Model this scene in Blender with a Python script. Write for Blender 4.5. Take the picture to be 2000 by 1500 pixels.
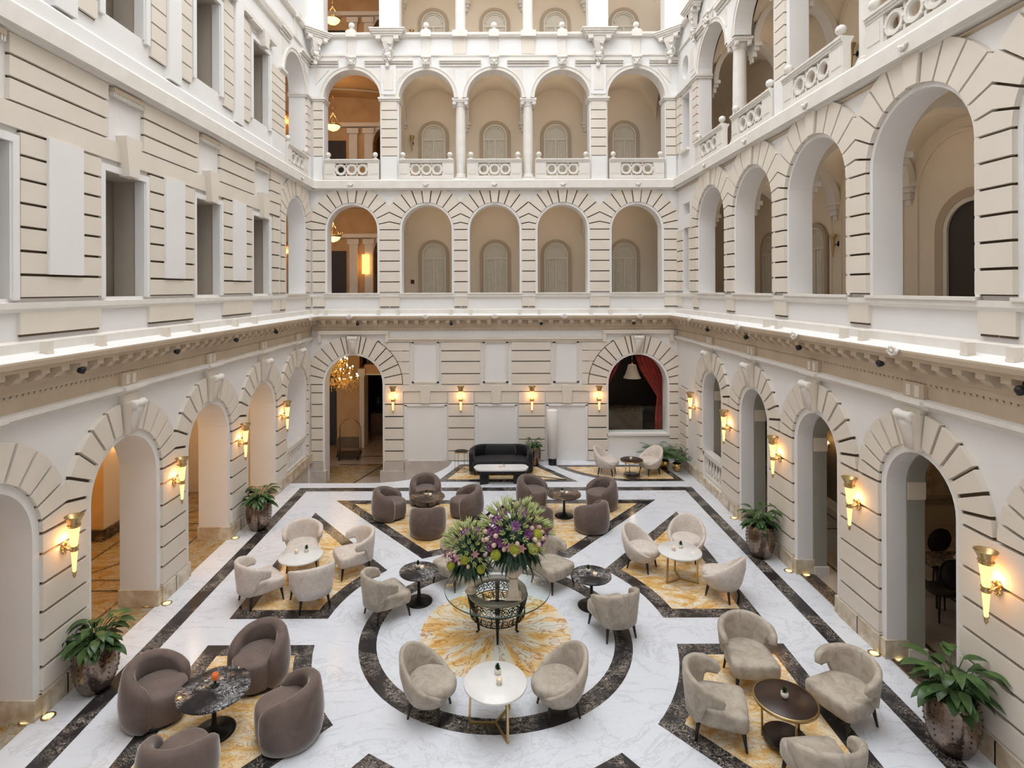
import bpy, bmesh, math, random
from mathutils import Vector, Matrix
for o in list(bpy.data.objects): bpy.data.objects.remove(o)
PI = math.pi
SC = bpy.context.scene
COL = SC.collection
rnd = random.Random(7)

# ---------------------------------------------------------------- camera
# level architectural lens, 20 mm on a 36 mm back, shifted down, eye 5.5 m above the marble
cd = bpy.data.cameras.new('camera'); cam = bpy.data.objects.new('camera', cd); COL.objects.link(cam)
cd.sensor_width = 36; cd.lens = 1111 / 2000 * 36
cd.shift_x = 30.5 / 2000; cd.shift_y = -185.7 / 2000
cd.clip_start = .05; cd.clip_end = 200
cam.matrix_world = Matrix.Translation((0, 0, 5.5)) @ Matrix.Rotation(PI / 2, 4, 'X') @ Matrix.Rotation(-.0033, 4, 'Z')
SC.camera = cam
SC.view_settings.view_transform = 'Standard'; SC.view_settings.look = 'None'
SC.view_settings.gamma = 1; SC.view_settings.use_curve_mapping = False
SC.view_settings.exposure = .0

# ---------------------------------------------------------------- daylight through the open glazed court roof
w = bpy.data.worlds.new('world'); SC.world = w; w.use_nodes = True
w.node_tree.nodes['Background'].inputs[0].default_value = (.955, .965, .985, 1)
w.node_tree.nodes['Background'].inputs[1].default_value = 5.0
XL, XR, YB = -5.95, 5.80, 18.2
ld = bpy.data.lights.new('skylight_portal', 'AREA'); ld.shape = 'RECTANGLE'; ld.size = 11.7; ld.size_y = 18.6
ld.cycles.is_portal = True
lo = bpy.data.objects.new('skylight_portal', ld); lo.location = (-.07, 8.9, 25.9); COL.objects.link(lo)

# ---------------------------------------------------------------- mesh helpers
class MB:
    def __init__(s): s.v = []; s.f = []; s.m = []; s.k = []
    def face(s, pts, mat=0, sm=False):
        n = len(s.v); s.v += [tuple(p) for p in pts]; s.f.append(tuple(range(n, n + len(pts)))); s.m.append(mat); s.k.append(sm)
    def box(s, x0, x1, y0, y1, z0, z1, mat=0):
        n = len(s.v)
        s.v += [(x, y, z) for z in (z0, z1) for y in (y0, y1) for x in (x0, x1)]
        for q in ((0, 2, 3, 1), (4, 5, 7, 6), (0, 1, 5, 4), (2, 6, 7, 3), (0, 4, 6, 2), (1, 3, 7, 5)):
            s.f.append(tuple(n + i for i in q)); s.m.append(mat); s.k.append(False)
    def grid(s, rows, mat=0, closed=False, sm=True, cap=False, loop=False):
        # rows: list of rings / lines of equal length; closed joins a row's ends, loop joins last row to first
        n = len(s.v); c = len(rows[0])
        for r in rows: s.v += [tuple(p) for p in r]
        R = len(rows)
        for i in range(R if loop else R - 1):
            a = n + i * c; b = n + ((i + 1) % R) * c
            for j in range(c if closed else c - 1):
                k = (j + 1) % c
                s.f.append((a + j, a + k, b + k, b + j)); s.m.append(mat); s.k.append(sm)
        if cap:
            s.f.append(tuple(n + j for j in reversed(range(c)))); s.m.append(mat); s.k.append(False)
            s.f.append(tuple(n + (R - 1) * c + j for j in range(c))); s.m.append(mat); s.k.append(False)
    def lathe(s, prof, c=(0, 0, 0), seg=24, mat=0, cap=True, sm=True, ax=None):
        rows = []
        for r, z in prof:
            ring = [(r * math.cos(2 * PI * i / seg), r * math.sin(2 * PI * i / seg), z) for i in range(seg)]
            if ax is not None: ring = [tuple(ax @ Vector(p)) for p in ring]
            rows.append([(p[0] + c[0], p[1] + c[1], p[2] + c[2]) for p in ring])
        s.grid(rows, mat, closed=True, sm=sm, cap=cap)
    def tube(s, pts, r, seg=8, mat=0, cap=True, loop=False):
        P = [Vector(p) for p in pts]; rows = []
        up = Vector((0, 0, 1)); N = len(P)
        for i, p in enumerate(P):
            if loop: t = P[(i + 1) % N] - P[i - 1]
            else: t = P[min(i + 1, N - 1)] - P[max(i - 1, 0)]
            t.normalize()
            a = up if abs(t.z) < .9 else Vector((1, 0, 0))
            x = t.cross(a).normalized(); y = x.cross(t)
            rr = r[i] if isinstance(r, (list, tuple)) else r
            rows.append([p + (x * math.cos(2 * PI * k / seg) + y * math.sin(2 * PI * k / seg)) * rr for k in range(seg)])
        s.grid(rows, mat, closed=True, cap=cap and not loop, loop=loop)
    def ball(s, c, r, seg=12, mat=0, sc=(1, 1, 1)):
        rows = []
        h = max(4, seg // 2)
        for i in range(h + 1):
            a = -PI / 2 + PI * i / h
            rr = max(1e-4, math.cos(a))
            rows.append([(c[0] + r * sc[0] * rr * math.cos(2 * PI * j / seg), c[1] + r * sc[1] * rr * math.sin(2 * PI * j / seg), c[2] + r * sc[2] * math.sin(a)) for j in range(seg)])
        s.grid(rows, mat, closed=True)
    def xf(s, M):
        s.v = [tuple(M @ Vector(p)) for p in s.v]; return s
    def build(s, name, mats, parent=None, fix=True, sub=0):
        me = bpy.data.meshes.new(name); me.from_pydata(s.v, [], s.f)
        if not isinstance(mats, (list, tuple)): mats = [mats]
        for m in mats: me.materials.append(m)
        me.polygons.foreach_set('material_index', s.m)
        me.polygons.foreach_set('use_smooth', s.k)
        if fix:
            bm = bmesh.new(); bm.from_mesh(me); bmesh.ops.remove_doubles(bm, verts=bm.verts, dist=1e-5)
            bmesh.ops.recalc_face_normals(bm, faces=bm.faces); bm.to_mesh(me); bm.free()
        me.update()
        o = bpy.data.objects.new(name, me); COL.objects.link(o)
        if parent is not None: o.parent = parent
        if sub:
            md = o.modifiers.new('sub', 'SUBSURF'); md.levels = sub; md.render_levels = sub
        return o

def tag(o, label=None, cat=None, group=None, kind=None):
    if label: o['label'] = label
    if cat: o['category'] = cat
    if group: o['group'] = group
    if kind: o['kind'] = kind
    return o
def struct(o): o['kind'] = 'structure'; return o
def thing(name, loc=(0, 0, 0), rz=0, label=None, cat=None, group=None):
    o = bpy.data.objects.new(name, None); COL.objects.link(o); o.location = loc; o.rotation_euler = (0, 0, rz); o.empty_display_size = .1
    return tag(o, label, cat, group)
def copy_tree(o, parent=None):
    c = o.copy(); COL.objects.link(c)
    if parent is not None: c.parent = parent
    for ch in [x for x in bpy.data.objects if x.parent == o]: copy_tree(ch, c)
    return c
class Kit:
    """first use hands out the prototype itself, later uses hand out copies with copied parts"""
    def __init__(s, make): s.make = make; s.p = None; s.used = False
    def at(s, loc, rz, label, cat=None, group=None, scale=None):
        if s.p is None: s.p = s.make(); o = s.p
        else: o = copy_tree(s.p)
        o.location = loc; o.rotation_euler = (0, 0, rz)
        if scale: o.scale = (scale,) * 3 if not isinstance(scale, tuple) else scale
        else: o.scale = (1, 1, 1)
        return tag(o, label, cat, group)

# ---------------------------------------------------------------- materials
def mat(name, col, rough=.5, metal=0, sheen=0, emit=None, es=0, trans=0, ior=1.45, coat=0, alpha=1, spec=None):
    m = bpy.data.materials.new(name); m.use_nodes = True; b = m.node_tree.nodes['Principled BSDF']
    b.inputs['Base Color'].default_value = (*col, 1); b.inputs['Roughness'].default_value = rough; b.inputs['Metallic'].default_value = metal
    b.inputs['Sheen Weight'].default_value = sheen; b.inputs['Transmission Weight'].default_value = trans; b.inputs['IOR'].default_value = ior
    b.inputs['Coat Weight'].default_value = coat
    if spec is not None: b.inputs['Specular IOR Level'].default_value = spec
    if emit: b.inputs['Emission Color'].default_value = (*emit, 1); b.inputs['Emission Strength'].default_value = es
    return m
def ramp(nt, fac, stops):
    r = nt.nodes.new('ShaderNodeValToRGB'); e = r.color_ramp.elements
    while len(e) < len(stops): e.new(.5)
    for i, (p, c) in enumerate(stops): e[i].position = p; e[i].color = (*c, 1)
    nt.links.new(fac, r.inputs[0]); return r.outputs[0]
def noise(nt, scale, detail=4, dist=0, rough=.5, vec=None, sc=None):
    n = nt.nodes.new('ShaderNodeTexNoise'); n.inputs['Scale'].default_value = scale; n.inputs['Detail'].default_value = detail
    n.inputs['Distortion'].default_value = dist; n.inputs['Roughness'].default_value = rough
    tc = nt.nodes.new('ShaderNodeTexCoord'); src = tc.outputs['Object']
    if sc:
        mp = nt.nodes.new('ShaderNodeMapping'); mp.inputs['Scale'].default_value = sc[:3]
        if len(sc) > 3: mp.inputs['Rotation'].default_value = (0, 0, sc[3])
        nt.links.new(src, mp.inputs[0]); src = mp.outputs[0]
    nt.links.new(src, n.inputs['Vector']); return n.outputs['Fac']
def mix(nt, f, a, b, mode='MIX'):
    n = nt.nodes.new('ShaderNodeMix'); n.data_type = 'RGBA'; n.blend_type = mode
    for sock, val in ((n.inputs[0], f), (n.inputs[6], a), (n.inputs[7], b)):
        if hasattr(val, 'links'): nt.links.new(val, sock)
        elif isinstance(val, (int, float)): sock.default_value = val
        else: sock.default_value = (*val, 1)
    return n.outputs[2]
def base(m, sock): m.node_tree.links.new(sock, m.node_tree.nodes['Principled BSDF'].inputs['Base Color'])
def bump(m, sock, st=.2, d=.01):
    nt = m.node_tree; b = nt.nodes.new('ShaderNodeBump'); b.inputs['Strength'].default_value = st; b.inputs['Distance'].default_value = d
    nt.links.new(sock, b.inputs['Height']); nt.links.new(b.outputs[0], nt.nodes['Principled BSDF'].inputs['Normal'])
def mottled(name, c1, c2, scale, **k):
    m = mat(name, c1, **k); nt = m.node_tree
    base(m, ramp(nt, noise(nt, scale, 5, .3), [(.35, c1), (.65, c2)])); return m

M = {}
M['white'] = mottled('painted_plaster', (.868, .860, .848), (.845, .836, .823), 1.3, rough=.7)
M['cream'] = mottled('cream_ashlar', (.80, .74, .65), (.77, .705, .615), 1.7, rough=.72)
M['stone'] = mottled('carved_limestone', (.83, .80, .75), (.78, .74, .68), 3, rough=.65)
M['tan'] = mottled('tan_limestone', (.65, .54, .41), (.59, .48, .36), 2.2, rough=.7)
M['groove'] = mat('joint_brown', (.13, .09, .055), .85)
M['corr'] = mottled('corridor_plaster', (.86, .755, .61), (.83, .72, .57), 1.1, rough=.75)
M['surround'] = mat('window_surround_stone', (.50, .40, .29), .7)
M['amber'] = mottled('ochre_plaster', (.64, .43, .22), (.54, .34, .16), 1.5, rough=.6)
M['grey'] = mottled('grey_green_stucco', (.40, .38, .31), (.36, .34, .28), 2, rough=.6)
M['greige'] = mat('reveal_shade_tone', (.50, .44, .37), .75)  # shade inside the window reveals put into a darker even colour
M['dark'] = mat('dark_panelling', (.035, .024, .018), .5)
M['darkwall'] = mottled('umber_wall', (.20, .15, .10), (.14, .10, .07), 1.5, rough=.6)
M['black'] = mat('black_lacquer', (.012, .012, .014), .35)
M['blackmetal'] = mat('black_metal', (.02, .019, .018), .4, metal=.6)
M['brass'] = mat('aged_brass', (.56, .41, .20), .3, metal=1)
M['gold'] = mat('gilt_brass', (.80, .56, .24), .25, metal=1)
M['walnut'] = mottled('dark_walnut', (.045, .025, .018), (.03, .016, .012), 8, rough=.3)
M['leg'] = mat('ebonised_leg', (.018, .014, .012), .35)
M['lampglass'] = mat('lit_alabaster', (.95, .75, .45), .4, emit=(1.0, .50, .15), es=1.8)
M['lampcore'] = mat('lit_alabaster_core', (.98, .9, .7), .4, emit=(1.0, .70, .32), es=13)
M['bowl'] = mat('lit_bowl', (.95, .7, .35), .4, emit=(1.0, .55, .16), es=4)
M['bulb'] = mat('lit_bulb', (1, .8, .4), .4, emit=(1.0, .66, .25), es=55)
M['warmstrip'] = mat('lit_lantern', (1, .7, .3), .4, emit=(1.0, .48, .10), es=3)
M['floorlight'] = mat('lit_floor_lens', (.9, .8, .4), .3, emit=(1, .85, .4), es=1.2)
M['lampwhite'] = mat('white_lamp_shade', (.88, .87, .85), .5)
M['winglass'] = mat('window_glass', (.68, .64, .53), .15, spec=.4)
M['curtain'] = mottled('net_curtain', (.74, .69, .58), (.66, .61, .50), 6, rough=.8)
M['joinery'] = mat('painted_joinery', (.74, .68, .57), .45)
M['redcurtain'] = mottled('red_velvet', (.42, .035, .02), (.25, .02, .015), 5, rough=.7, sheen=.3)
M['soil'] = mat('soil', (.03, .02, .013), .9)
M['flame'] = mat('candle_flame', (1, .6, .2), .5, emit=(1, .35, .06), es=6)
M['cup'] = mat('frosted_cup', (.82, .74, .62), .3)
M['orangeglass'] = mat('amber_cup', (.5, .12, .02), .15, emit=(1, .22, .03), es=.22)
M['ceramic'] = mat('white_ceramic', (.80, .76, .68), .3)
M['marbleurn'] = mottled('cream_marble_urn', (.80, .70, .58), (.72, .60, .46), 9, rough=.3)
def clear():
    m = bpy.data.materials.new('clear_glass'); m.use_nodes = True; nt = m.node_tree; nt.nodes.clear()
    o = nt.nodes.new('ShaderNodeOutputMaterial'); t = nt.nodes.new('ShaderNodeBsdfTransparent'); t.inputs[0].default_value = (.93, .97, .95, 1)
    g = nt.nodes.new('ShaderNodeBsdfGlossy'); g.inputs['Roughness'].default_value = .02; f = nt.nodes.new('ShaderNodeFresnel'); f.inputs[0].default_value = 1.45
    x = nt.nodes.new('ShaderNodeMixShader'); q = nt.nodes.new('ShaderNodeNewGeometry'); u = nt.nodes.new('ShaderNodeMath'); u.operation = 'SUBTRACT'; u.inputs[0].default_value = 1; nt.links.new(q.outputs['Backfacing'], u.inputs[1]); v = nt.nodes.new('ShaderNodeMath'); v.operation = 'MULTIPLY'; nt.links.new(f.outputs[0], v.inputs[0]); nt.links.new(u.outputs[0], v.inputs[1]); nt.links.new(v.outputs[0], x.inputs[0]); nt.links.new(t.outputs[0], x.inputs[1]); nt.links.new(g.outputs[0], x.inputs[2]); nt.links.new(x.outputs[0], o.inputs[0]); return m
M['glass'] = clear()
M['glassedge'] = mat('glass_edge', (.05, .10, .08), .1, spec=.8)
# leaves
def leafmat(name, a, b, r=.35):
    m = mat(name, a, r); nt = m.node_tree; base(m, ramp(nt, noise(nt, 9, 3), [(.35, a), (.65, b)])); return m
M['leaf'] = leafmat('glossy_leaf', (.030, .075, .022), (.065, .135, .035))
M['palm'] = leafmat('palm_frond', (.025, .075, .022), (.07, .14, .04))
M['lime'] = leafmat('bud_green', (.24, .34, .09), (.58, .58, .30), .5)
M['dkleaf'] = leafmat('dark_fern', (.014, .045, .022), (.03, .08, .04))
M['purple'] = leafmat('purple_petal', (.16, .05, .16), (.28, .10, .27), .5)
M['pink'] = leafmat('pink_petal', (.70, .38, .38), (.55, .22, .27), .5)
M['blush'] = leafmat('blush_petal', (.78, .58, .50), (.70, .45, .42), .5)
M['chart'] = leafmat('chartreuse_petal', (.45, .48, .05), (.30, .34, .03), .6)
M['orange'] = leafmat('orange_bud', (.75, .36, .12), (.65, .42, .18), .5)
# velvets
def cloth(name, a, b, scale=9, sheen=.5, rough=.75):
    m = mat(name, a, rough, sheen=sheen); nt = m.node_tree
    base(m, ramp(nt, noise(nt, scale, 6, 1.0, .6), [(.38, a), (.62, b)])); bump(m, noise(nt, 180, 2), .15, .002)
    m.node_tree.nodes['Principled BSDF'].inputs['Sheen Roughness'].default_value = .35; return m
M['taupe'] = cloth('taupe_velvet', (.165, .122, .106), (.125, .090, .078), 3, .8)
M['taupeseat'] = cloth('taupe_velvet_seat', (.180, .134, .118), (.148, .108, .094), 3, .7)
M['beige'] = cloth('beige_chenille', (.51, .455, .38), (.375, .325, .265), 7, .3)
M['pale'] = cloth('pale_rose_chenille', (.72, .65, .59), (.62, .55, .49), 10, .3)
M['navy'] = cloth('black_velvet', (.014, .014, .018), (.010, .010, .013), 4, .25)
# marbles
def marble_white():
    m = mat('white_marble', (.8, .8, .82), .16); nt = m.node_tree
    v = ramp(nt, noise(nt, .55, 9, 2.2, .62, sc=(1, 1.6, 1, .6)), [(.478, (0, 0, 0)), (.498, (.6, .6, .6)), (.52, (0, 0, 0))])
    c = mix(nt, noise(nt, 1.6, 4), (.79, .825, .885), (.72, .755, .82))
    v2 = ramp(nt, noise(nt, 2.1, 8, 1.5, .6, sc=(.8, 1.5, 1, .9)), [(.485, (0, 0, 0)), (.5, (.3, .3, .3)), (.515, (0, 0, 0))])
    c = mix(nt, mix(nt, 1.0, v, v2, 'ADD'), c, (.56, .58, .62)); base(m, c); return m
def marble_black(name='black_marble', lo=.50, a=(.018, .019, .024), b=(.62, .55, .47), rough=.14):
    m = mat(name, a, rough); nt = m.node_tree
    v = ramp(nt, noise(nt, 7, 9, 1.8, .72, sc=(1, 1.5, 1, .7)), [(.485, (0, 0, 0)), (.505, (1, 1, 1)), (.53, (0, 0, 0))])
    patch = ramp(nt, noise(nt, 2.1, 3, .6), [(lo - .06, (0, 0, 0)), (lo + .08, (1, 1, 1))])
    sp = ramp(nt, noise(nt, 26, 4, .6, .6), [(.60, (0, 0, 0)), (.66, (.8, .8, .8))])
    f = mix(nt, 1.0, mix(nt, 1.0, v, sp, 'ADD'), patch, 'MULTIPLY')
    base(m, mix(nt, f, mix(nt, noise(nt, 4, 3), a, (.05, .042, .040)), b)); return m
def marble_gold(name='siena_marble', k=1.0):
    m = mat(name, (.8, .6, .3), .16); nt = m.node_tree
    c = ramp(nt, noise(nt, 2.0, 7, 1.6, .62, sc=(1, 2.0, 1, .8)), [(.30, (.62 * k, .34 * k, .09 * k)), (.42, (.80 * k, .52 * k, .20 * k)), (.52, (.86 * k, .70 * k, .44 * k)), (.64, (.86 * k, .81 * k, .70 * k))])
    v = ramp(nt, noise(nt, 3.0, 9, 2.4, .65, sc=(1, 1.8, 1, .8)), [(.475, (0, 0, 0)), (.50, (.8, .8, .8)), (.525, (0, 0, 0))])
    base(m, mix(nt, v, c, (.45 * k, .20 * k, .05 * k))); return m
M['mwhite'] = marble_white(); M['mblack'] = marble_black(); M['mgold'] = marble_gold()
M['mbrown'] = marble_black('emperador_marble', .46, (.07, .045, .028), (.55, .40, .26))
M['mplinth'] = mottled('veined_plinth_marble', (.76, .69, .57), (.52, .40, .26), 5, rough=.2)
M['mbase'] = mottled('pale_grey_marble_plinth', (.66, .62, .57), (.55, .50, .46), 2.5, rough=.25)
M['tmarble'] = mottled('white_table_marble', (.84, .83, .81), (.76, .76, .76), 3, rough=.12)
M['tblack'] = marble_black('black_table_marble', .45, (.014, .015, .018), (.78, .78, .80), .12)
for k_ in ('tblack', 'mbrown'): M[k_].node_tree.nodes['Principled BSDF'].inputs['Specular IOR Level'].default_value = .25
M['lobby'] = marble_gold('lobby_marble', .44)
M['corrfloor'] = mottled('beige_floor_marble', (.50, .43, .36), (.42, .35, .29), 2, rough=.25)
def bronze():
    m = mat('hammered_bronze', (.36, .28, .22), .24, metal=1); nt = m.node_tree
    base(m, ramp(nt, noise(nt, 3.5, 3), [(.35, (.30, .235, .19)), (.65, (.15, .11, .088))]))
    bump(m, noise(nt, 14, 2), .35, .02); return m
M['bronze'] = bronze()
def marble_disc():
    """siena slabs cut so that the veins run outwards from the middle of the court"""
    m = mat('siena_marble_rosette', (.8, .6, .3), .16); nt = m.node_tree; N = nt.nodes; L = nt.links
    tc = N.new('ShaderNodeTexCoord'); sb = N.new('ShaderNodeVectorMath'); sb.operation = 'SUBTRACT'; sb.inputs[1].default_value = (-.03, 9.16, 0); L.new(tc.outputs['Object'], sb.inputs[0])
    sp = N.new('ShaderNodeSeparateXYZ'); L.new(sb.outputs[0], sp.inputs[0]); ln = N.new('ShaderNodeVectorMath'); ln.operation = 'LENGTH'; L.new(sb.outputs[0], ln.inputs[0])
    nm = N.new('ShaderNodeVectorMath'); nm.operation = 'NORMALIZE'; L.new(sb.outputs[0], nm.inputs[0])
    sc = N.new('ShaderNodeVectorMath'); sc.operation = 'SCALE'; L.new(nm.outputs[0], sc.inputs[0]); sc.inputs['Scale'].default_value = 2.2
    cb = N.new('ShaderNodeCombineXYZ'); L.new(ln.outputs['Value'], cb.inputs[2]); ad = N.new('ShaderNodeVectorMath'); ad.operation = 'ADD'; L.new(sc.outputs[0], ad.inputs[0]); L.new(cb.outputs[0], ad.inputs[1])
    def nz(s, d, dist):
        n = N.new('ShaderNodeTexNoise'); n.inputs['Scale'].default_value = s; n.inputs['Detail'].default_value = d; n.inputs['Distortion'].default_value = dist; L.new(ad.outputs[0], n.inputs['Vector']); return n.outputs['Fac']
    c = ramp(nt, nz(1.7, 6, .7), [(.36, (.80, .46, .14)), (.45, (.86, .62, .30)), (.52, (.86, .76, .58)), (.64, (.80, .80, .74))])
    v = ramp(nt, nz(2.6, 8, 1.1), [(.46, (0, 0, 0)), (.50, (.95, .95, .95)), (.54, (0, 0, 0))])
    base(m, mix(nt, v, c, (.50, .22, .05))); return m
M['mrose'] = marble_disc()
# ================================================================ FACADES
# wall coordinates: u along the wall, z up, d out into the court
def PB(u, z, d): return (u, YB - d, z)
def PL(u, z, d): return (XL + d, u, z)
def PR(u, z, d): return (XR - d, u, z)
ARC = 20
def rect(m, P, u0, u1, z0, z1, d=0, mt=0):
    if u1 - u0 > 1e-4 and z1 - z0 > 1e-4: m.face([P(u0, z0, d), P(u1, z0, d), P(u1, z1, d), P(u0, z1, d)], mt)
def prism(m, P, poly, d0, d1, mt=0, back=False):
    m.face([P(u, z, d1) for u, z in poly], mt); n = len(poly)
    for i in range(n):
        a, b = poly[i], poly[(i + 1) % n]
        m.face([P(*a, d0), P(*b, d0), P(*b, d1), P(*a, d1)], mt)
    if back: m.face([P(u, z, d0) for u, z in poly], mt)
def pbox(m, P, u0, u1, z0, z1, d0, d1, mt=0): prism(m, P, [(u0, z0), (u1, z0), (u1, z1), (u0, z1)], d0, d1, mt, True)
def arch_cell(m, P, u0, u1, z0, z1, cu, hw, sill, spring, t, mt=0, mr=0, mi=None):
    """wall panel with an arched opening, its reveal, and its inner face"""
    for d, q in ((0, mt), (-t, mr if mi is None else mi)):
        rect(m, P, u0, u1, z0, sill, d, q)
        rect(m, P, u0, cu - hw, max(z0, sill), z1, d, q); rect(m, P, cu + hw, u1, max(z0, sill), z1, d, q)
        for i in range(ARC):
            a, b = PI * i / ARC, PI * (i + 1) / ARC
            p = (cu - hw * math.cos(a), spring + hw * math.sin(a)); r = (cu - hw * math.cos(b), spring + hw * math.sin(b))
            m.face([P(*p, d), P(*r, d), P(r[0], z1, d), P(p[0], z1, d)], q)
    for i in range(ARC):
        a, b = PI * i / ARC, PI * (i + 1) / ARC
        p = (cu - hw * math.cos(a), spring + hw * math.sin(a)); r = (cu - hw * math.cos(b), spring + hw * math.sin(b))
        m.face([P(*p, 0), P(*r, 0), P(*r, -t), P(*p, -t)], mr, True)
    lo = max(sill, z0)
    for s in (-1, 1): m.face([P(cu + s * hw, lo, 0), P(cu + s * hw, spring, 0), P(cu + s * hw, spring, -t), P(cu + s * hw, lo, -t)], mr)
    if sill > z0: m.face([P(cu - hw, sill, 0), P(cu + hw, sill, 0), P(cu + hw, sill, -t), P(cu - hw, sill, -t)], mr)
def rect_cell(m, P, u0, u1, z0, z1, a, b, s, h, t, mt=0, mr=0):
    for d in (0, -t):
        rect(m, P, u0, u1, z0, s, d, mt); rect(m, P, u0, u1, h, z1, d, mt)
        rect(m, P, u0, a, s, h, d, mt); rect(m, P, b, u1, s, h, d, mt)
    Q = [(a, s), (b, s), (b, h), (a, h)]
    for i in range(4):
        p, q = Q[i], Q[(i + 1) % 4]; m.face([P(*p, 0), P(*q, 0), P(*q, -t), P(*p, -t)], mr)
def solid(m, P, u0, u1, z0, z1, t=.5, mt=0):
    rect(m, P, u0, u1, z0, z1, 0, mt); rect(m, P, u0, u1, z0, z1, -t, mt)
def clip(poly, ax, val, keep_less):
    out = []; n = len(poly)
    ins = lambda p: (p[ax] <= val + 1e-9) if keep_less else (p[ax] >= val - 1e-9)
    for i in range(n):
        a, b = poly[i], poly[(i + 1) % n]
        if ins(a): out.append(a)
        if ins(a) != ins(b):
            t = (val - a[ax]) / (b[ax] - a[ax]); out.append((a[0] + t * (b[0] - a[0]), a[1] + t * (b[1] - a[1])))
    return out
def trim_poly(p, u0, u1, z1):
    for ax, v, l in ((0, u0, False), (0, u1, True), (1, z1, True)):
        if p: p = clip(p, ax, v, l)
    return p if len(p) > 2 else None
def voussoirs(m, P, cu, zc, r0, r1, angs, d, u0, u1, z1, mt, mg, gap=.034, key=None):
    """radial blocks; angs are joint angles from the vertical; gaps show the brown joint bed"""
    A = [-a for a in reversed(angs)] + list(angs)
    e = lambda r, a: (cu + r * math.sin(math.radians(a)), zc + r * math.cos(math.radians(a)))
    N = 24; a0, a1 = A[0], A[-1]
    for i in range(N):
        x, y = a0 + (a1 - a0) * i / N, a0 + (a1 - a0) * (i + 1) / N
        p = trim_poly([e(r0, x), e(r0, y), e(r1 - .01, y), e(r1 - .01, x)], u0, u1, z1)
        if p: m.face([P(a, b, .006) for a, b in p], mg)
    for i in range(len(A) - 1):
        x, y = A[i], A[i + 1]; k = (i == len(A) // 2 - 1)
        g = math.degrees(gap / 2 / r1); gi = math.degrees(gap / 2 / r0)
        if k and key:
            zt = key; p = [e(r0, x + gi), e(r0, y - gi), (cu + (zt - zc) * math.tan(math.radians(y)) - gap / 2, zt), (cu + (zt - zc) * math.tan(math.radians(x)) + gap / 2, zt)]
            prism(m, P, p, 0, d + .035, mt); continue
        n = 3 if y - x > 9 else 1
        xs = [x + (y - x) * j / n for j in range(n + 1)]
        inner = [e(r0, xs[0] + gi)] + [e(r0, q) for q in xs[1:-1]] + [e(r0, xs[-1] - gi)]
        outer = [e(r1, xs[-1] - g)] + [e(r1, q) for q in reversed(xs[1:-1])] + [e(r1, xs[0] + g)]
        for j in range(n):
            q = [inner[j], inner[j + 1], outer[n - 1 - j], outer[n - j]]
            q = trim_poly(q, u0, u1, z1)
            if q: prism(m, P, q, 0, d, mt)
def courses(m, P, u0, u1, zs, d, mt, mg, gap=.034):
    rect(m, P, u0, u1, zs[0], zs[-1], .006, mg)
    for i in range(len(zs) - 1):
        pbox(m, P, u0, u1, zs[i] + gap / 2, zs[i + 1] - gap / 2, 0, d, mt)
def lin(a, b, n): return [a + (b - a) * i / n for i in range(n + 1)]
def ring(m, P, cu, zc, r0, r1, d0, d1, mt, a0=0, a1=PI, n=ARC):
    for i in range(n):
        a, b = a0 + (a1 - a0) * i / n, a0 + (a1 - a0) * (i + 1) / n
        q = [(cu - r * math.cos(t), zc + r * math.sin(t)) for r, t in ((r0, a), (r1, a), (r1, b), (r0, b))]
        m.face([P(*p, d1) for p in q], mt, False)
        m.face([P(*q[1], d0), P(*q[2], d0), P(*q[2], d1), P(*q[1], d1)], mt, True)
        m.face([P(*q[0], d0), P(*q[3], d0), P(*q[3], d1), P(*q[0], d1)], mt, True)
def frame(m, P, cu, hw, w, sill, spring, d, mt):
    ring(m, P, cu, spring, hw, hw + w, 0, d, mt)
    for s in (-1, 1): pbox(m, P, min(cu + s * hw, cu + s * (hw + w)), max(cu + s * hw, cu + s * (hw + w)), sill, spring, 0, d, mt)
def sweep(m, P, prof, u0, u1, mt=0):
    for (d0, z0), (d1, z1) in zip(prof, prof[1:]):
        m.face([P(u0, z0, d0), P(u1, z0, d0), P(u1, z1, d1), P(u0, z1, d1)], mt)
    for u in (u0, u1): m.face([P(u, z, d) for d, z in prof], mt)

MW = [M['white'], M['cream'], M['groove'], M['tan'], M['stone'], M['mplinth'], M['grey'], M['mbase'], M['greige']]
W_, C_, G_, T_, S_, PL_, GR_, MB_, GG_ = range(9)
CB = [-4.6, -2.22, -.05, 2.12, 4.49]                       # bay centres, back wall
CR = [15.28, 12.80, 10.30, 7.80, 5.30, 2.8]                # right wall
CL = [16.85, 14.35, 11.72, 9.10, 6.45, 3.8]                # left wall
ANG = [7, 21, 36, 51, 65, 78, 90]
Z0, Z1, Z2, Z3, ZT = 0, 4.62, 8.95, 13.3, 17.4
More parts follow.
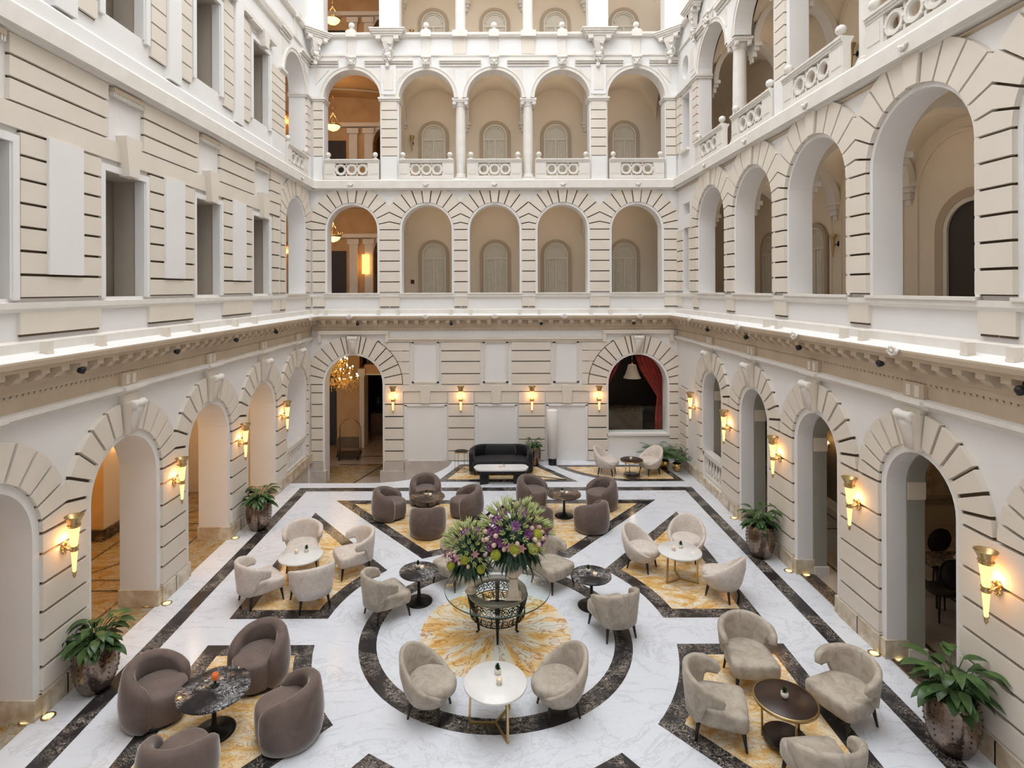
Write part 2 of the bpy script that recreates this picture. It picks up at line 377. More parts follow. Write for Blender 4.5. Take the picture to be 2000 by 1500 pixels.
# ---------------------------------------------------------------- level 0
def ground_side(m, P, cs, hw, crown, t, u_lo, u_hi, plinth=True):
    spring = crown - hw; fw = .11; r0 = hw + fw; r1 = r0 + .47
    bounds = [u_hi] + [(a + b) / 2 for a, b in zip(cs, cs[1:])] + [u_lo]
    for i, c in enumerate(cs):
        b, a = bounds[i], bounds[i + 1]
        first = (i == 0)
        arch_cell(m, P, a, b, 0, 4.65, c, hw, .22 if first else 0, spring, t, W_, W_)
        frame(m, P, c, hw, fw, .95 if first else 0, spring, .025, W_)
        voussoirs(m, P, c, spring, r0, r1, [8, 22, 37, 52, 66, 79, 90], .075, a, b, 3.86, C_, G_, .046, key=3.86)
        # coursed pier blocks below the springing
        zs = [.30, .62, .97, 1.33, 1.70, 2.08, spring]
        for s in (-1, 1):
            e0 = c + s * r0; e1 = a if s < 0 else b
            if abs(e1 - (u_hi if s > 0 else u_lo)) < 1e-6: e1 = e0 + s * .34 if abs(e1 - e0) > .34 else e1
            lo_, hi_ = min(e0, e1), max(e0, e1)
            courses(m, P, lo_, hi_, zs, .075, C_, G_, .046)
            if plinth:
                prism(m, P, [(lo_ - .02, 0), (hi_ + (.02 if s < 0 and False else 0), 0), (hi_, .28), (lo_ - .02, .28)], 0, .085, PL_, True)
                prism(m, P, [(lo_, .28), (hi_, .28), (hi_, .31), (lo_, .31)], 0, .07, C_, True)
        if plinth and not first:
            for s in (-1, 1):
                f0 = c + s * (hw - .022); f1 = c + s * (r0 + .02)
                prism(m, P, [(min(f0, f1), 0), (max(f0, f1), 0), (max(f0, f1), .28), (min(f0, f1), .28)], -t - .02, .06, PL_, True)
        if first:
            pbox(m, P, c - r0, c + r0, 0, .22, 0, .06, PL_)
# ---------------------------------------------------------------- level 1 piers between arches (shared joints)
def level1_bay(m, P, c, a, b, hw, t, crown=8.2, z0=4.85, ztop=8.72, dd=.05):
    spring = crown - hw; fw = .07; r0 = hw + fw
    arch_cell(m, P, a, b, z0, ztop, c, hw, 5.37, spring, t, W_, W_)
    frame(m, P, c, hw, fw, 5.37, spring, .02, W_)
    voussoirs(m, P, c, spring, r0, r0 + .53, ANG, dd, a, b, 8.70, C_, G_, .034, key=8.70)
    for s in (-1, 1):
        e0 = c + s * r0; e1 = a if s < 0 else b
        lo_, hi_ = min(e0, e1), max(e0, e1)
        if hi_ - lo_ > .45: (lo_, hi_) = (e0 - .40, e0) if s < 0 else (e0, e0 + .40)
        courses(m, P, lo_, hi_, lin(5.40, spring, 6), dd, C_, G_)
        pbox(m, P, lo_, hi_, 4.95, 5.25, 0, .05, C_); pbox(m, P, lo_ + .02, hi_ - .02, 4.92, 4.95, 0, .03, G_)
    pbox(m, P, c - hw - .09, c + hw + .09, 5.34, 5.385, -t * .3, .10, S_)         # marble sill lip
def string(m, P, u0, u1):
    sweep(m, P, [(0, 8.64), (.10, 8.66), (.12, 8.70), (.20, 8.70), (.20, 8.94), (.17, 8.98), (.0, 8.99)], u0, u1, S_)
def sillband(m, P, u0, u1):
    sweep(m, P, [(0, 5.22), (.05, 5.23), (.075, 5.27), (.075, 5.345), (0, 5.35)], u0, u1, S_)

# ================= back wall
wb = MB(); P = PB
# ground: two arches with panelled centre
pit = -.72
for c, a, b, hw, sill in ((CB[0] + .03, XL, -2.72, .925, pit), (CB[4] + .02, 2.72, XR, .94, .86)):
    spring = 3.39 - hw; r0 = hw + .07
    arch_cell(wb, P, a, b, pit if c < 0 else 0, 4.65, c, hw, sill, spring, .5, W_, W_)
    frame(wb, P, c, hw, .07, sill, spring, .025, W_)
    voussoirs(wb, P, c, spring, r0, r0 + .56, [9, 15.5, 29, 42, 54, 66, 78, 90], .05, a, b, 4.0, C_, G_, key=4.0)
    for s in (-1, 1):
        e0 = c + s * r0; e1 = e0 + s * .36 if (s > 0) == (c > 0) else e0 + s * .59
        zs = [0, .34, .70, 1.07, 1.44, 1.83, 2.20, spring]
        courses(wb, P, min(e0, e1), max(e0, e1), zs, .05, C_, G_)
        if c < 0:
            pbox(wb, P, min(e0, e1) - .02, max(e0, e1) + .02, pit, 0, -.02, .09, MB_)
            pbox(wb, P, min(e0 - s * .1, e1) - .04, max(e0 - s * .1, e1) + .04, pit, -.28, -.02, .13, MB_)
    # side courses running into the ring
    s = 1 if c < 0 else -1
    q0 = -3.66 if c < 0 else 2.74
    for i, (za, zb) in enumerate(((2.46, 2.79), (2.81, 3.18), (3.20, 3.52), (3.54, 3.80))):
        e = -2.78 if c < 0 else 2.72; Rr = r0 + .585
        cv = [(c + s * math.sqrt(max(.02, Rr * Rr - (z - spring) ** 2)), z) for z in lin(za, min(zb, spring + Rr * .985), 4)]
        prism(wb, P, [(e, za)] + cv + ([(c + s * .3, zb)] if zb > cv[-1][1] + .01 else []) + [(e, zb)], 0, .045, C_)
    # squared head moulding round the arch
    pbox(wb, P, c - 1.13, c + 1.13, 4.07, 4.19, 0, .12, C_)
    for s in (-1, 1): pbox(wb, P, min(c + s * 1.02, c + s * 1.13), max(c + s * 1.02, c + s * 1.13), 3.82, 4.07, 0, .10, C_)
for c, s in ((CB[0] + .03, 1), (CB[4] + .02, -1)):
    ring(wb, P, c, 3.39 - (.925 if c < 0 else .94), 1.0 if c < 0 else 1.01, 1.6 if c < 0 else 1.61, .003, .008, G_, (PI / 2 + .5) if c < 0 else 0, PI if c < 0 else PI / 2 - .5)
    rect(wb, P, min(c + s * 1.55, -2.8 if c < 0 else 2.74), max(c + s * 1.55, -2.8 if c < 0 else 2.74), 2.45, 3.80, .004, G_)
# centre: wall base and panels
solid(wb, P, -2.72, 2.72, pit, 4.65, .5, W_)
pbox(wb, P, -2.95, -1.35, pit, .02, -.02, .05, MB_)
for a, b in ((-2.71, -1.84), (-.44, .37), (1.81, 2.63)):      # raised rims round the upper white panels
    for q in ((a, a + .07, 2.50, 3.83), (b - .07, b, 2.50, 3.83), (a, b, 3.77, 3.83), (a, b, 2.50, 2.55)): pbox(wb, P, *q, 0, .04, C_)
for a, b in ((-1.77, -.53), (.48, 1.72)): courses(wb, P, a, b, [2.46, 2.80, 3.19, 3.53, 3.82], .06, C_, G_)
pbox(wb, P, -3.4, 3.6 - .2, 2.24, 2.44, 0, .06, C_)             # lintel band
for a, b in ((-3.58, -2.99), (-1.55, -.73), (.70, 1.53), (2.95, 3.53)):
    courses(wb, P, a, b, [.02, .34, .70, 1.07, 1.44, 1.83, 2.23], .06, C_, G_)
for a, b in ((-2.99, -1.55), (-.73, .70), (1.53, 2.95)):
    c = (a + b) / 2
    pbox(wb, P, a + .01, b - .01, 1.86, 2.22, 0, .03, C_); rect(wb, P, a + .01, b - .01, 1.84, 2.24, .004, G_)
    prism(wb, P, [(c - .13, 1.86), (c + .13, 1.86), (c + .17, 2.42), (c - .17, 2.42)], 0, .10, C_)
    for q in ((a + .05, a + .12, .06, 1.80), (b - .12, b - .05, .06, 1.80), (a + .05, b - .05, 1.76, 1.83)): pbox(wb, P, *q, 0, .04, W_)
# astragal under the frieze between the two arches
sweep(wb, P, [(0, 3.80), (.06, 3.82), (.06, 3.88), (.12, 3.90), (.12, 3.95), (0, 3.97)], CB[0] + 1.15, CB[4] - 1.1, C_)
# level 1
bb = [XL, -3.42, -1.13, 1.04, 3.30, XR]
for i, c in enumerate(CB): level1_bay(wb, P, c, bb[i], bb[i + 1], .80, .45)
for z0, z1 in ((4.65, 4.85),): rect(wb, P, XL, XR, z0, z1, 0, W_)
sillband(wb, P, XL, XR); string(wb, P, XL, XR)
# level 2 arcade
def spandrels(m, P, bays, t, hws, ends, top=13.0, spring=11.62):
    for c, a, b, hw in zip(bays, ends[:-1], ends[1:], hws):
        a, b = min(a, b), max(a, b)
        arch_cell(m, P, a, b, spring, top, c, hw, spring, spring, t, W_, W_, W_)
        ring(m, P, c, spring, hw, hw + .10, 0, .03, S_)
        ring(m, P, c, spring, hw + .10, hw + .13, 0, .05, S_)
        for s in (-1, 1):      # sunk panels and architrave fragments
            e = a if s < 0 else b; k = e - s * .20
            x0, x1 = min(e, c + s * .42), max(e, c + s * .42)
            pbox(m, P, x0, x1, 12.70, 12.76, 0, .07, S_); pbox(m, P, x0, x1, 12.76, 12.84, 0, .12, S_)
            pbox(m, P, x0, x1, 12.62, 12.66, 0, .04, S_)
            # triangular spandrel panel outline
            q = [(k, 12.52), (k - s * .42, 12.52), (k, 12.05)]
            prism(m, P, q, 0, .025, S_)
    return
hb = [.90, .885, .885, .885, .92]
spandrels(wb, P, CB, .45, hb, bb)
def pier(m, P, a, b, z0=9.0, z1=11.5, t=.45, rust=None, n=6):
    pbox(m, P, a, b, z0, z1 + .12, -t, 0, W_)
    r = rust or (a + .05, b - .05)
    courses(m, P, r[0], r[1], lin(z0 + .75, z1, n), .05, C_, G_, .03)
    pbox(m, P, r[0], r[1], z0, z0 + .74, 0, .05, W_)
    for k, (h, d) in enumerate(((z1, .06), (z1 + .06, .10))): pbox(m, P, a - d * .6, b + d * .6, h, h + .06, -t - .02, d, S_)
pier(wb, P, -3.70, -3.105); pier(wb, P, 2.995, 3.57); pier(wb, P, XL, -5.50, rust=(-5.83, -5.54)); pier(wb, P, 5.41, XR, rust=(5.44, 5.75))
# level 3 parapet wall, pilaster strips, cap
def parapet(m, P, u0, u1, strips, wide):
    pbox(m, P, u0, u1, 12.98, 13.56, -.35, .0, W_)
    sweep(m, P, [(0, 12.94), (.05, 12.95), (.05, 13.0), (0, 13.02)], u0, u1, S_)
    sweep(m, P, [(0, 13.52), (.08, 13.54), (.12, 13.60), (.12, 13.66), (.05, 13.70), (-.33, 13.70)], u0, u1, S_)
    for c in strips: pbox(m, P, c - .12, c + .12, 13.0, 13.56, 0, .05, S_); pbox(m, P, c - .16, c + .16, 13.52, 13.71, -.2, .17, S_)
    for c in wide: pbox(m, P, c - .2, c + .2, 13.0, 13.56, 0, .06, C_); pbox(m, P, c - .24, c + .24, 13.52, 13.71, -.2, .18, S_)
parapet(wb, P, XL, XR, CB, [-1.14, 1.04])
for a, b in ((-3.72, -3.08), (2.97, 3.6), (XL, -5.5), (5.41, XR)): pbox(wb, P, a, b, 13.6, ZT, -.45, .02, W_)
for a, b in zip(bb[:-1], bb[1:]): arch_cell(wb, P, a, b, 15.95, ZT, (a + b) / 2, min(.92, (b - a) / 2 - .15), 15.95, 15.95, .45, W_, W_)
# pilaster faces above the piers on level 2
for c in (-3.42, 3.28):
    pbox(wb, P, c - .24, c + .24, 11.72, 12.66, 0, .06, W_); pbox(wb, P, c - .15, c + .15, 11.85, 12.50, .06, .075, S_)
o = struct(wb.build('wall_back', MW, fix=False))

# ================= right wall
wr = MB(); P = PR
ground_side(wr, P, CR, .64, 3.22, .27, 1.5, 17.0)
solid(wr, P, 17.0, YB, 0, 4.65, .5, W_); solid(wr, P, -.6, 1.5, 0, 4.65, .5, W_)
courses(wr, P, 17.25, 17.9, [.30, .62, .97, 1.33, 1.70, 2.08, 2.45], .06, C_, G_, .04)
pbox(wr, P, 16.1, YB, 0, .28, 0, .08, PL_)
cR = [14.04, 11.55, 9.05, 6.55, 4.05, 1.5]; eR = [16.9] + cR
for c, b, a in zip(CR, eR, eR[1:]): level1_bay(wr, P, c, a, b, .93, .44, dd=.085)
rect_cell(wr, P, 16.9, YB, 4.85, 7.5, 17.05, 17.62, 5.37, 7.35, .45, W_, W_)
rect_cell(wr, P, 16.9, YB, 7.5, 8.72, 17.05, 17.62, 7.75, 8.1, .45, W_, W_)
courses(wr, P, 17.66, 18.15, lin(5.40, 7.3, 6), .05, C_, G_); pbox(wr, P, 17.66, 18.15, 4.95, 5.25, 0, .05, C_)
courses(wr, P, 16.71, 17.02, lin(5.40, 7.3, 6), .05, C_, G_)
solid(wr, P, -.6, 1.5, 4.65, ZT, .5, W_); rect(wr, P, 1.5, YB, 4.65, 4.85, 0, W_)
sillband(wr, P, -.6, YB); string(wr, P, -.6, YB)
sweep(wr, P, [(0, 8.64), (.05, 8.62), (.05, 8.60), (0, 8.58)], -.6, YB, T_)
for k, (a, b) in enumerate(((16.28, 16.95), (11.22, 11.87), (6.2, 6.87), (1.2, 1.6))):
    pier(wr, P, a, b, t=.38, rust=(a + .02, a + .40) if k == 0 else (a + .12, b - .12), n=7)
spandrels(wr, P, CR[:4], .38, [.95] * 4, [16.6, 14.04, 11.55, 9.07, 6.53])
spandrels(wr, P, [5.3, 2.8], .38, [.95] * 2, [6.53, 4.05, 1.4])
# corner bay of level 2: tall slot and an oval above
rect_cell(wr, P, 16.95, YB, 9.0, 11.62, 17.05, 17.7, 9.75, 11.4, .45, W_, W_)
arch_cell(wr, P, 16.6, YB, 12.25, 13.0, 17.4, .26, 12.25, 12.35, .3, W_, W_)
m_ = wr
for i in range(ARC):
    a, b = PI * i / ARC, PI * (i + 1) / ARC
    p = (17.4 - .26 * math.cos(a), 12.25 - .34 * math.sin(a)); r = (17.4 - .26 * math.cos(b), 12.25 - .34 * math.sin(b))
    m_.face([P(*p, 0), P(*r, 0), P(r[0], 11.62, 0), P(p[0], 11.62, 0)], W_); m_.face([P(*p, 0), P(*r, 0), P(*r, -.3), P(*p, -.3)], W_)
rect(m_, P, 16.6, 17.14, 11.62, 12.25, 0, W_); rect(m_, P, 17.66, YB, 11.62, 12.25, 0, W_); rect(m_, P, 16.6, YB, 11.62, 13, -.32, W_)
pbox(m_, P, 17.02, 17.75, 9.66, 9.75, -.1, .1, S_); courses(m_, P, 17.74, 18.12, lin(9.75, 11.5, 6), .05, C_, G_, .03)
sweep(m_, P, [(0, 11.5), (.06, 11.5), (.06, 11.56), (.10, 11.56), (.10, 11.62), (0, 11.63)], 17.02, YB, S_)
parapet(wr, P, 1.4, YB, CR, [14.04, 9.07, 4.05])
for a, b in ((16.25, YB), (11.2, 11.9), (6.2, 6.9)): pbox(wr, P, a, b, 13.6, ZT, -.5, .02, W_)
for c, b, a in zip(CR, eR, eR[1:]): arch_cell(wr, P, a, b, 15.95, ZT, c, .95, 15.95, 15.95, .5, W_, W_)
for q in (11.55, 6.53, 16.6):
    pbox(wr, P, q - .24, q + .24, 11.72, 12.66, 0, .06, W_); pbox(wr, P, q - .15, q + .15, 11.85, 12.50, .06, .075, S_)
struct(wr.build('wall_right', MW, fix=False))

# ================= left wall
wl = MB(); P = PL
ground_side(wl, P, CL, .80, 3.15, .62, 2.4, 17.9)
solid(wl, P, 17.9, YB, -.72, 4.65, .6, W_); solid(wl, P, -.6, 2.4, 0, 4.65, .6, W_)
pbox(wl, P, 16.0, YB, 0, .28, 0, .08, PL_); rect(wl, P, 15.5, 17.9, -.72, 0, .0, MB_); rect(wl, P, 16.2, 17.5, 0, .22, .01, W_)
mid = [(a + b) / 2 for a, b in zip(CL, CL[1:])]     # 15.6, 13.03, 10.41, 7.77, 5.1
level1_bay(wl, P, CL[0], 15.62, YB, .80, .5)
eL = [15.62, mid[1], mid[2], mid[3], mid[4], 2.4]
for i, c in enumerate(CL[1:]):
    b, a = eL[i], eL[i + 1]
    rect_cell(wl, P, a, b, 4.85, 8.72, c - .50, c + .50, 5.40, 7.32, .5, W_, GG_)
    for s in (-1, 1): pbox(wl, P, c + s * .485 - .014, c + s * .485 + .014, 5.40, 7.32, -.13, .03, W_)
    for q in ((c - .60, c - .50, 5.38, 7.42), (c + .50, c + .60, 5.38, 7.42), (c - .50, c + .50, 7.32, 7.42)): pbox(wl, P, *q, 0, .05, W_)
    # keystone over the flat lintel band
    pbox(wl, P, a if i else a, min(b, 15.5), 7.50, 7.80, 0, .06, C_)
    prism(wl, P, [(c - .12, 7.30), (c + .12, 7.30), (c + .20, 7.92), (c - .20, 7.92)], 0, .17, C_)
    rect(wl, P, c + .62, b, 7.475, 7.51, .004, G_)
    pbox(wl, P, c - .36, c + .36, 8.55, 8.62, 0, .10, T_)
    for k in range(18): pbox(wl, P, c - .36 + k * .041, c - .36 + k * .041 + .022, 8.48, 8.55, 0, .09, S_)
for i in range(5):                                   # rusticated piers with a plain white slab over them
    c = mid[i]; h = .72
    if i == 0: courses(wl, P, 15.05, 15.55, lin(5.40, 7.45, 6), .06, C_, G_); pbox(wl, P, 15.05, 15.55, 4.95, 5.25, 0, .05, C_); courses(wl, P, 14.9, 15.6, [7.82, 8.10, 8.38, 8.66], .06, C_, G_); continue
    courses(wl, P, c - h, c + h, lin(5.40, 7.48, 7), .06, C_, G_, .035)
    pbox(wl, P, c - .31, c + .31, 5.71, 7.50, .05, .095, W_)
    pbox(wl, P, c - h, c + h, 4.95, 5.25, 0, .05, C_); pbox(wl, P, c - h + .02, c + h - .02, 4.92, 4.95, 0, .03, G_)
    courses(wl, P, c - .88, c + .88, [7.81, 8.10, 8.38, 8.66], .06, C_, G_, .035)
rect(wl, P, -.6, YB, 4.65, 4.85, 0, W_); sillband(wl, P, -.6, YB); string(wl, P, -.6, YB)
sweep(wl, P, [(0, 9.0), (.10, 9.0), (.10, 9.22), (.06, 9.27), (0, 9.28)], -.6, 15.6, W_)
solid(wl, P, -.6, 2.4, 4.65, ZT, .5, W_)
for i, c in enumerate(CL[1:]):                       # level 2 windows
    b, a = eL[i], eL[i + 1]
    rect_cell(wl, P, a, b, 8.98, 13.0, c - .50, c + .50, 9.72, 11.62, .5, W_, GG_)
    for s in (-1, 1): pbox(wl, P, c + s * .485 - .014, c + s * .485 + .014, 9.72, 11.62, -.13, .03, W_)
    for q in ((c - .62, c - .50, 9.66, 11.72), (c + .50, c + .62, 9.66, 11.72), (c - .50, c + .50, 11.62, 11.72)): pbox(wl, P, *q, 0, .06, W_)
    pbox(wl, P, c - .75, c + .75, 11.95, 12.05, 0, .16, S_)
    prism(wl, P, [(c - .10, 11.60), (c + .10, 11.60), (c + .18, 12.0), (c - .18, 12.0)], 0, .2, S_)
    for s in (-1, 1):
        u = c + s * .88
        if i == 0 and s > 0: continue
        courses(wl, P, u - .22, u + .22, lin(9.5, 11.9, 8), .05, C_, G_, .03)
        pbox(wl, P, u - .24, u + .24, 12.0, 12.1, 0, .14, S_)
    m0 = mid[i]
    if i: pbox(wl, P, m0 - .20, m0 + .20, 9.3, 12.6, 0, .10, W_)
# corner bay of level 2
spandrels(wl, P, [CL[0]], .5, [.86], [15.62, YB])
pier(wl, P, 15.62, 15.98, t=.5, rust=(15.0, 15.95), n=7); pier(wl, P, 17.72, YB, t=.5, rust=(17.8, 18.15), n=7)
sweep(wl, P, [(0, 12.66), (.08, 12.68), (.12, 12.8), (.12, 12.86), (0, 12.88)], -.6, 15.6, S_)
parapet(wl, P, 15.6, YB, [CL[0]], []); sweep(wl, P, [(0, 13.52), (.08, 13.54), (.12, 13.60), (.12, 13.66), (.05, 13.70), (0, 13.70)], -.6, 15.6, S_)
solid(wl, P, -.6, 15.6, 13.0, ZT, .5, W_); pbox(wl, P, 17.8, YB, 13.6, ZT, -.5, .02, W_); pbox(wl, P, 15.6, 15.95, 13.6, ZT, -.5, .02, W_)
arch_cell(wl, P, 15.6, YB, 15.95, ZT, CL[0], .86, 15.95, 15.95, .5, W_, W_)
struct(wl.build('wall_left', MW, fix=False))

# ================= front wall, behind the camera
wf = MB(); wf.box(XL - .5, XR + .5, -1.1, -.6, 0, ZT, 0); struct(wf.build('wall_front', MW, fix=False))
wu = MB()
wu.box(XL - .5, XL, -1.1, YB + .5, ZT, 26); wu.box(XR, XR + .5, -1.1, YB + .5, ZT, 26); wu.box(XL, XR, YB, YB + .5, ZT, 26); wu.box(XL, XR, -1.1, -.6, ZT, 26)
struct(wu.build('wall_upper', MW, fix=False))

# ================= main cornice with modillions (three runs)
cor = MB()
prof = [(0, 4.20), (.05, 4.21), (.05, 4.30), (.10, 4.31), (.10, 4.52), (.30, 4.52), (.30, 4.56), (.36, 4.58), (.38, 4.64), (.38, 4.665)]
top = [(.38, 4.665), (.0, 4.73)]
for P, a, b in ((PL, -.6, YB), (PR, -.6, YB), (PB, XL, XR)):
    sweep(cor, P, prof, a, b, T_); sweep(cor, P, top, a, b, W_)
    sweep(cor, P, [(0, 4.70), (.06, 4.71), (.06, 4.84), (.03, 4.86), (0, 4.87)], a, b, S_)
    n = int((b - a) / .325); st = (b - a) / n
    for k in range(n):
        u = a + (k + .5) * st
        pr = [(.10, 4.36), (.17, 4.37), (.24, 4.44), (.285, 4.45), (.285, 4.52), (.10, 4.52)]
        for (d0, z0), (d1, z1) in zip(pr, pr[1:]): cor.face([P(u - .065, z0, d0), P(u + .065, z0, d0), P(u + .065, z1, d1), P(u - .065, z1, d1)], T_)
        for s in (-.065, .065): cor.face([P(u + s, z, d) for d, z in pr], T_)
    n = int((b - a) / .09)
    for k in range(n):
        u = a + (k + .5) * (b - a) / n; cor.face([P(u - .03, 4.21, .052), P(u + .03, 4.21, .052), P(u + .03, 4.17, .03), P(u - .03, 4.17, .03)], T_)
struct(cor.build('trim_1', MW, fix=False))
# frieze slab and astragal on the side walls, with little triglyph panels over every arch
fr = MB()
for P, cs, k in ((PL, CL, 0), (PR, CR, 1)):
    pbox(fr, P, -.6, YB, 3.97, 4.20, 0, .03, T_)
    sweep(fr, P, [(0, 3.84), (.06, 3.86), (.07, 3.91), (.14, 3.93), (.14, 3.98), (.03, 4.0)], -.6, YB, S_)
    for c in cs:
        pbox(fr, P, c - .19, c + .19, 3.98, 4.20, 0, .09, T_)
        for s in (-.12, .04): pbox(fr, P, c + s, c + s + .08, 4.01, 4.17, .09, .105, C_)
        sweep(fr, P, [(0, 3.84), (.10, 3.86), (.12, 3.91), (.20, 3.93), (.20, 3.98), (.03, 4.0)], c - .26, c + .26, S_)
struct(fr.build('trim_2', MW, fix=False))
hk = MB()      # small carved drops on the string course
for P, cs in ((PB, CB), (PR, CR[:5]), (PL, CL[:1])):
    for c in cs:
        hk.tube([P(c + .07 * math.cos(a), 8.84 - .07 * math.sin(a), .22) for a in lin(0, PI, 8)], .022, 6); hk.ball(P(c, 8.80, .22), .035, 8); hk.ball(P(c, 8.70, .21), .022, 6)
struct(hk.build('trim_4', M['stone']))
# ================================================================ GALLERIES AND ROOMS BEHIND THE FACADES
def groin(m, P, u0, u1, d0, d1, zs, h, mt=0, n=20):
    rows = []
    for i in range(n + 1):
        u = u0 + (u1 - u0) * i / n; a = math.sqrt(max(0, 1 - (2 * i / n - 1) ** 2)); row = []
        for j in range(n + 1):
            d = d0 + (d1 - d0) * j / n; b = math.sqrt(max(0, 1 - (2 * j / n - 1) ** 2))
            row.append(P(u, zs + h * max(a, b), d))
        rows.append(row)
    m.grid(rows, mt)
def rib(m, P, u, d0, d1, zs, h, w=.17, th=.14, mt=0, n=16):
    c = (d0 + d1) / 2; r = abs(d1 - d0) / 2; R = []
    for i in range(n + 1):
        a = PI * i / n; ca, sa = math.cos(a), math.sin(a)
        R.append([P(u - w, zs + (h + .01) * sa, c + r * ca), P(u - w, zs + (h - th) * sa, c + (r - th) * ca),
                  P(u + w, zs + (h - th) * sa, c + (r - th) * ca), P(u + w, zs + (h + .01) * sa, c + r * ca)])
    m.grid(R, mt, closed=True, sm=False)
    for e, s in ((d0, 1), (d1, -1)):      # corbels under both ends of the rib
        s = s if d1 > d0 else -s
        for k, (dz, q, ww) in enumerate(((-.10, .18, .22), (-.20, .13, .18), (-.34, .09, .13), (-.46, .04, .07))):
            pbox(m, P, u - ww, u + ww, zs + dz, zs + (-.10, -.20, -.34)[k - 1] if k else zs, min(e, e + s * q), max(e, e + s * q), mt)
MI = [M['corr'], M['stone'], M['surround'], M['amber'], M['darkwall'], M['corrfloor'], M['grey'], M['dark'], M['white'], M['lobby'], M['mbrown'], M['mwhite'], M['mplinth']]
I_, IS, ISU, IA, IDW, IF, IG, ID, IW, IL, IMB, IMW, IMG = range(13)
LV = ((4.62, 7.62, .95), (8.95, 11.50, 1.22), (13.3, 15.85, 1.25))
# --- back gallery
gb = MB(); P = PB
for z0, zs, h in LV:
    top = zs + h + .25
    rect(gb, P, -3.3, 8.4, z0, top, -2.4, I_)
    for a, b in zip(bb[1:-1], bb[2:]): groin(gb, P, a, b, -.45, -2.4, zs, h, I_)
    for k, u in enumerate(bb[1:-1]): rib(gb, P, u, -.45, -2.4, zs, h, mt=IS)
    gb.box(-3.3, 8.4, YB + .3, YB + 2.4, z0 - .3, z0, IF)
    gb.box(-3.45, -3.3, YB + .45, YB + 2.4, z0, top, I_)
struct(gb.build('wall_back_gallery', MI, fix=False))
# --- right gallery
gr = MB(); P = PR; DR = -2.6
for li, (z0, zs, h) in enumerate(LV):
    top = zs + h + .25
    rect(gr, P, 1.0, 20.7, z0, top, DR, I_)
    cuts = [20.6, 16.6, 14.04, 11.55, 9.05, 6.55, 4.05, 1.5]
    for a, b in zip(cuts[1:], cuts): groin(gr, P, a, b, -.5, DR, zs, h, I_)
    for u in cuts[1:-1]: rib(gr, P, u, -.5, DR, zs, h, mt=IS)
    gr.box(XR + .3, XR + 2.6, -.6, 20.6, z0 - .3, z0, IF)
    gr.box(XR, XR + 2.6, 20.68, 20.8, z0, top, I_); gr.box(XR, XR + 2.6, 1.0, 1.1, z0, top, I_)
PRg = lambda u, z, d: PR(u, z, d - 2.6)
for c in CR[:5]:
    for z0, sp in ((4.62, 7.30), (8.95, 11.6)): frame(gr, PRg, c, 1.0, .07, z0, sp, .035, I_)
struct(gr.build('wall_right_gallery', MI, fix=False))
# --- left gallery (behind the windows) stops at the amber stair hall
gl = MB(); P = PL
for z0, zs, h in LV:
    top = zs + h + .25
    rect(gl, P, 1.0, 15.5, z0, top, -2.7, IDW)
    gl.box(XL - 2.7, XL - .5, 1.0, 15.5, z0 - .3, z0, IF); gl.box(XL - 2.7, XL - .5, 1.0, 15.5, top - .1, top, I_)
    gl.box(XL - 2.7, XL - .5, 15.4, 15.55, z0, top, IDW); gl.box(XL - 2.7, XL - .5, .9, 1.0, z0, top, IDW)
    for c in CL[1:]: gl.box(XL - .95, XL - .5, c + .62, c + 1.4, z0, top - .1, I_)      # partitions by each window
struct(gl.build('wall_left_gallery', MI, fix=False))
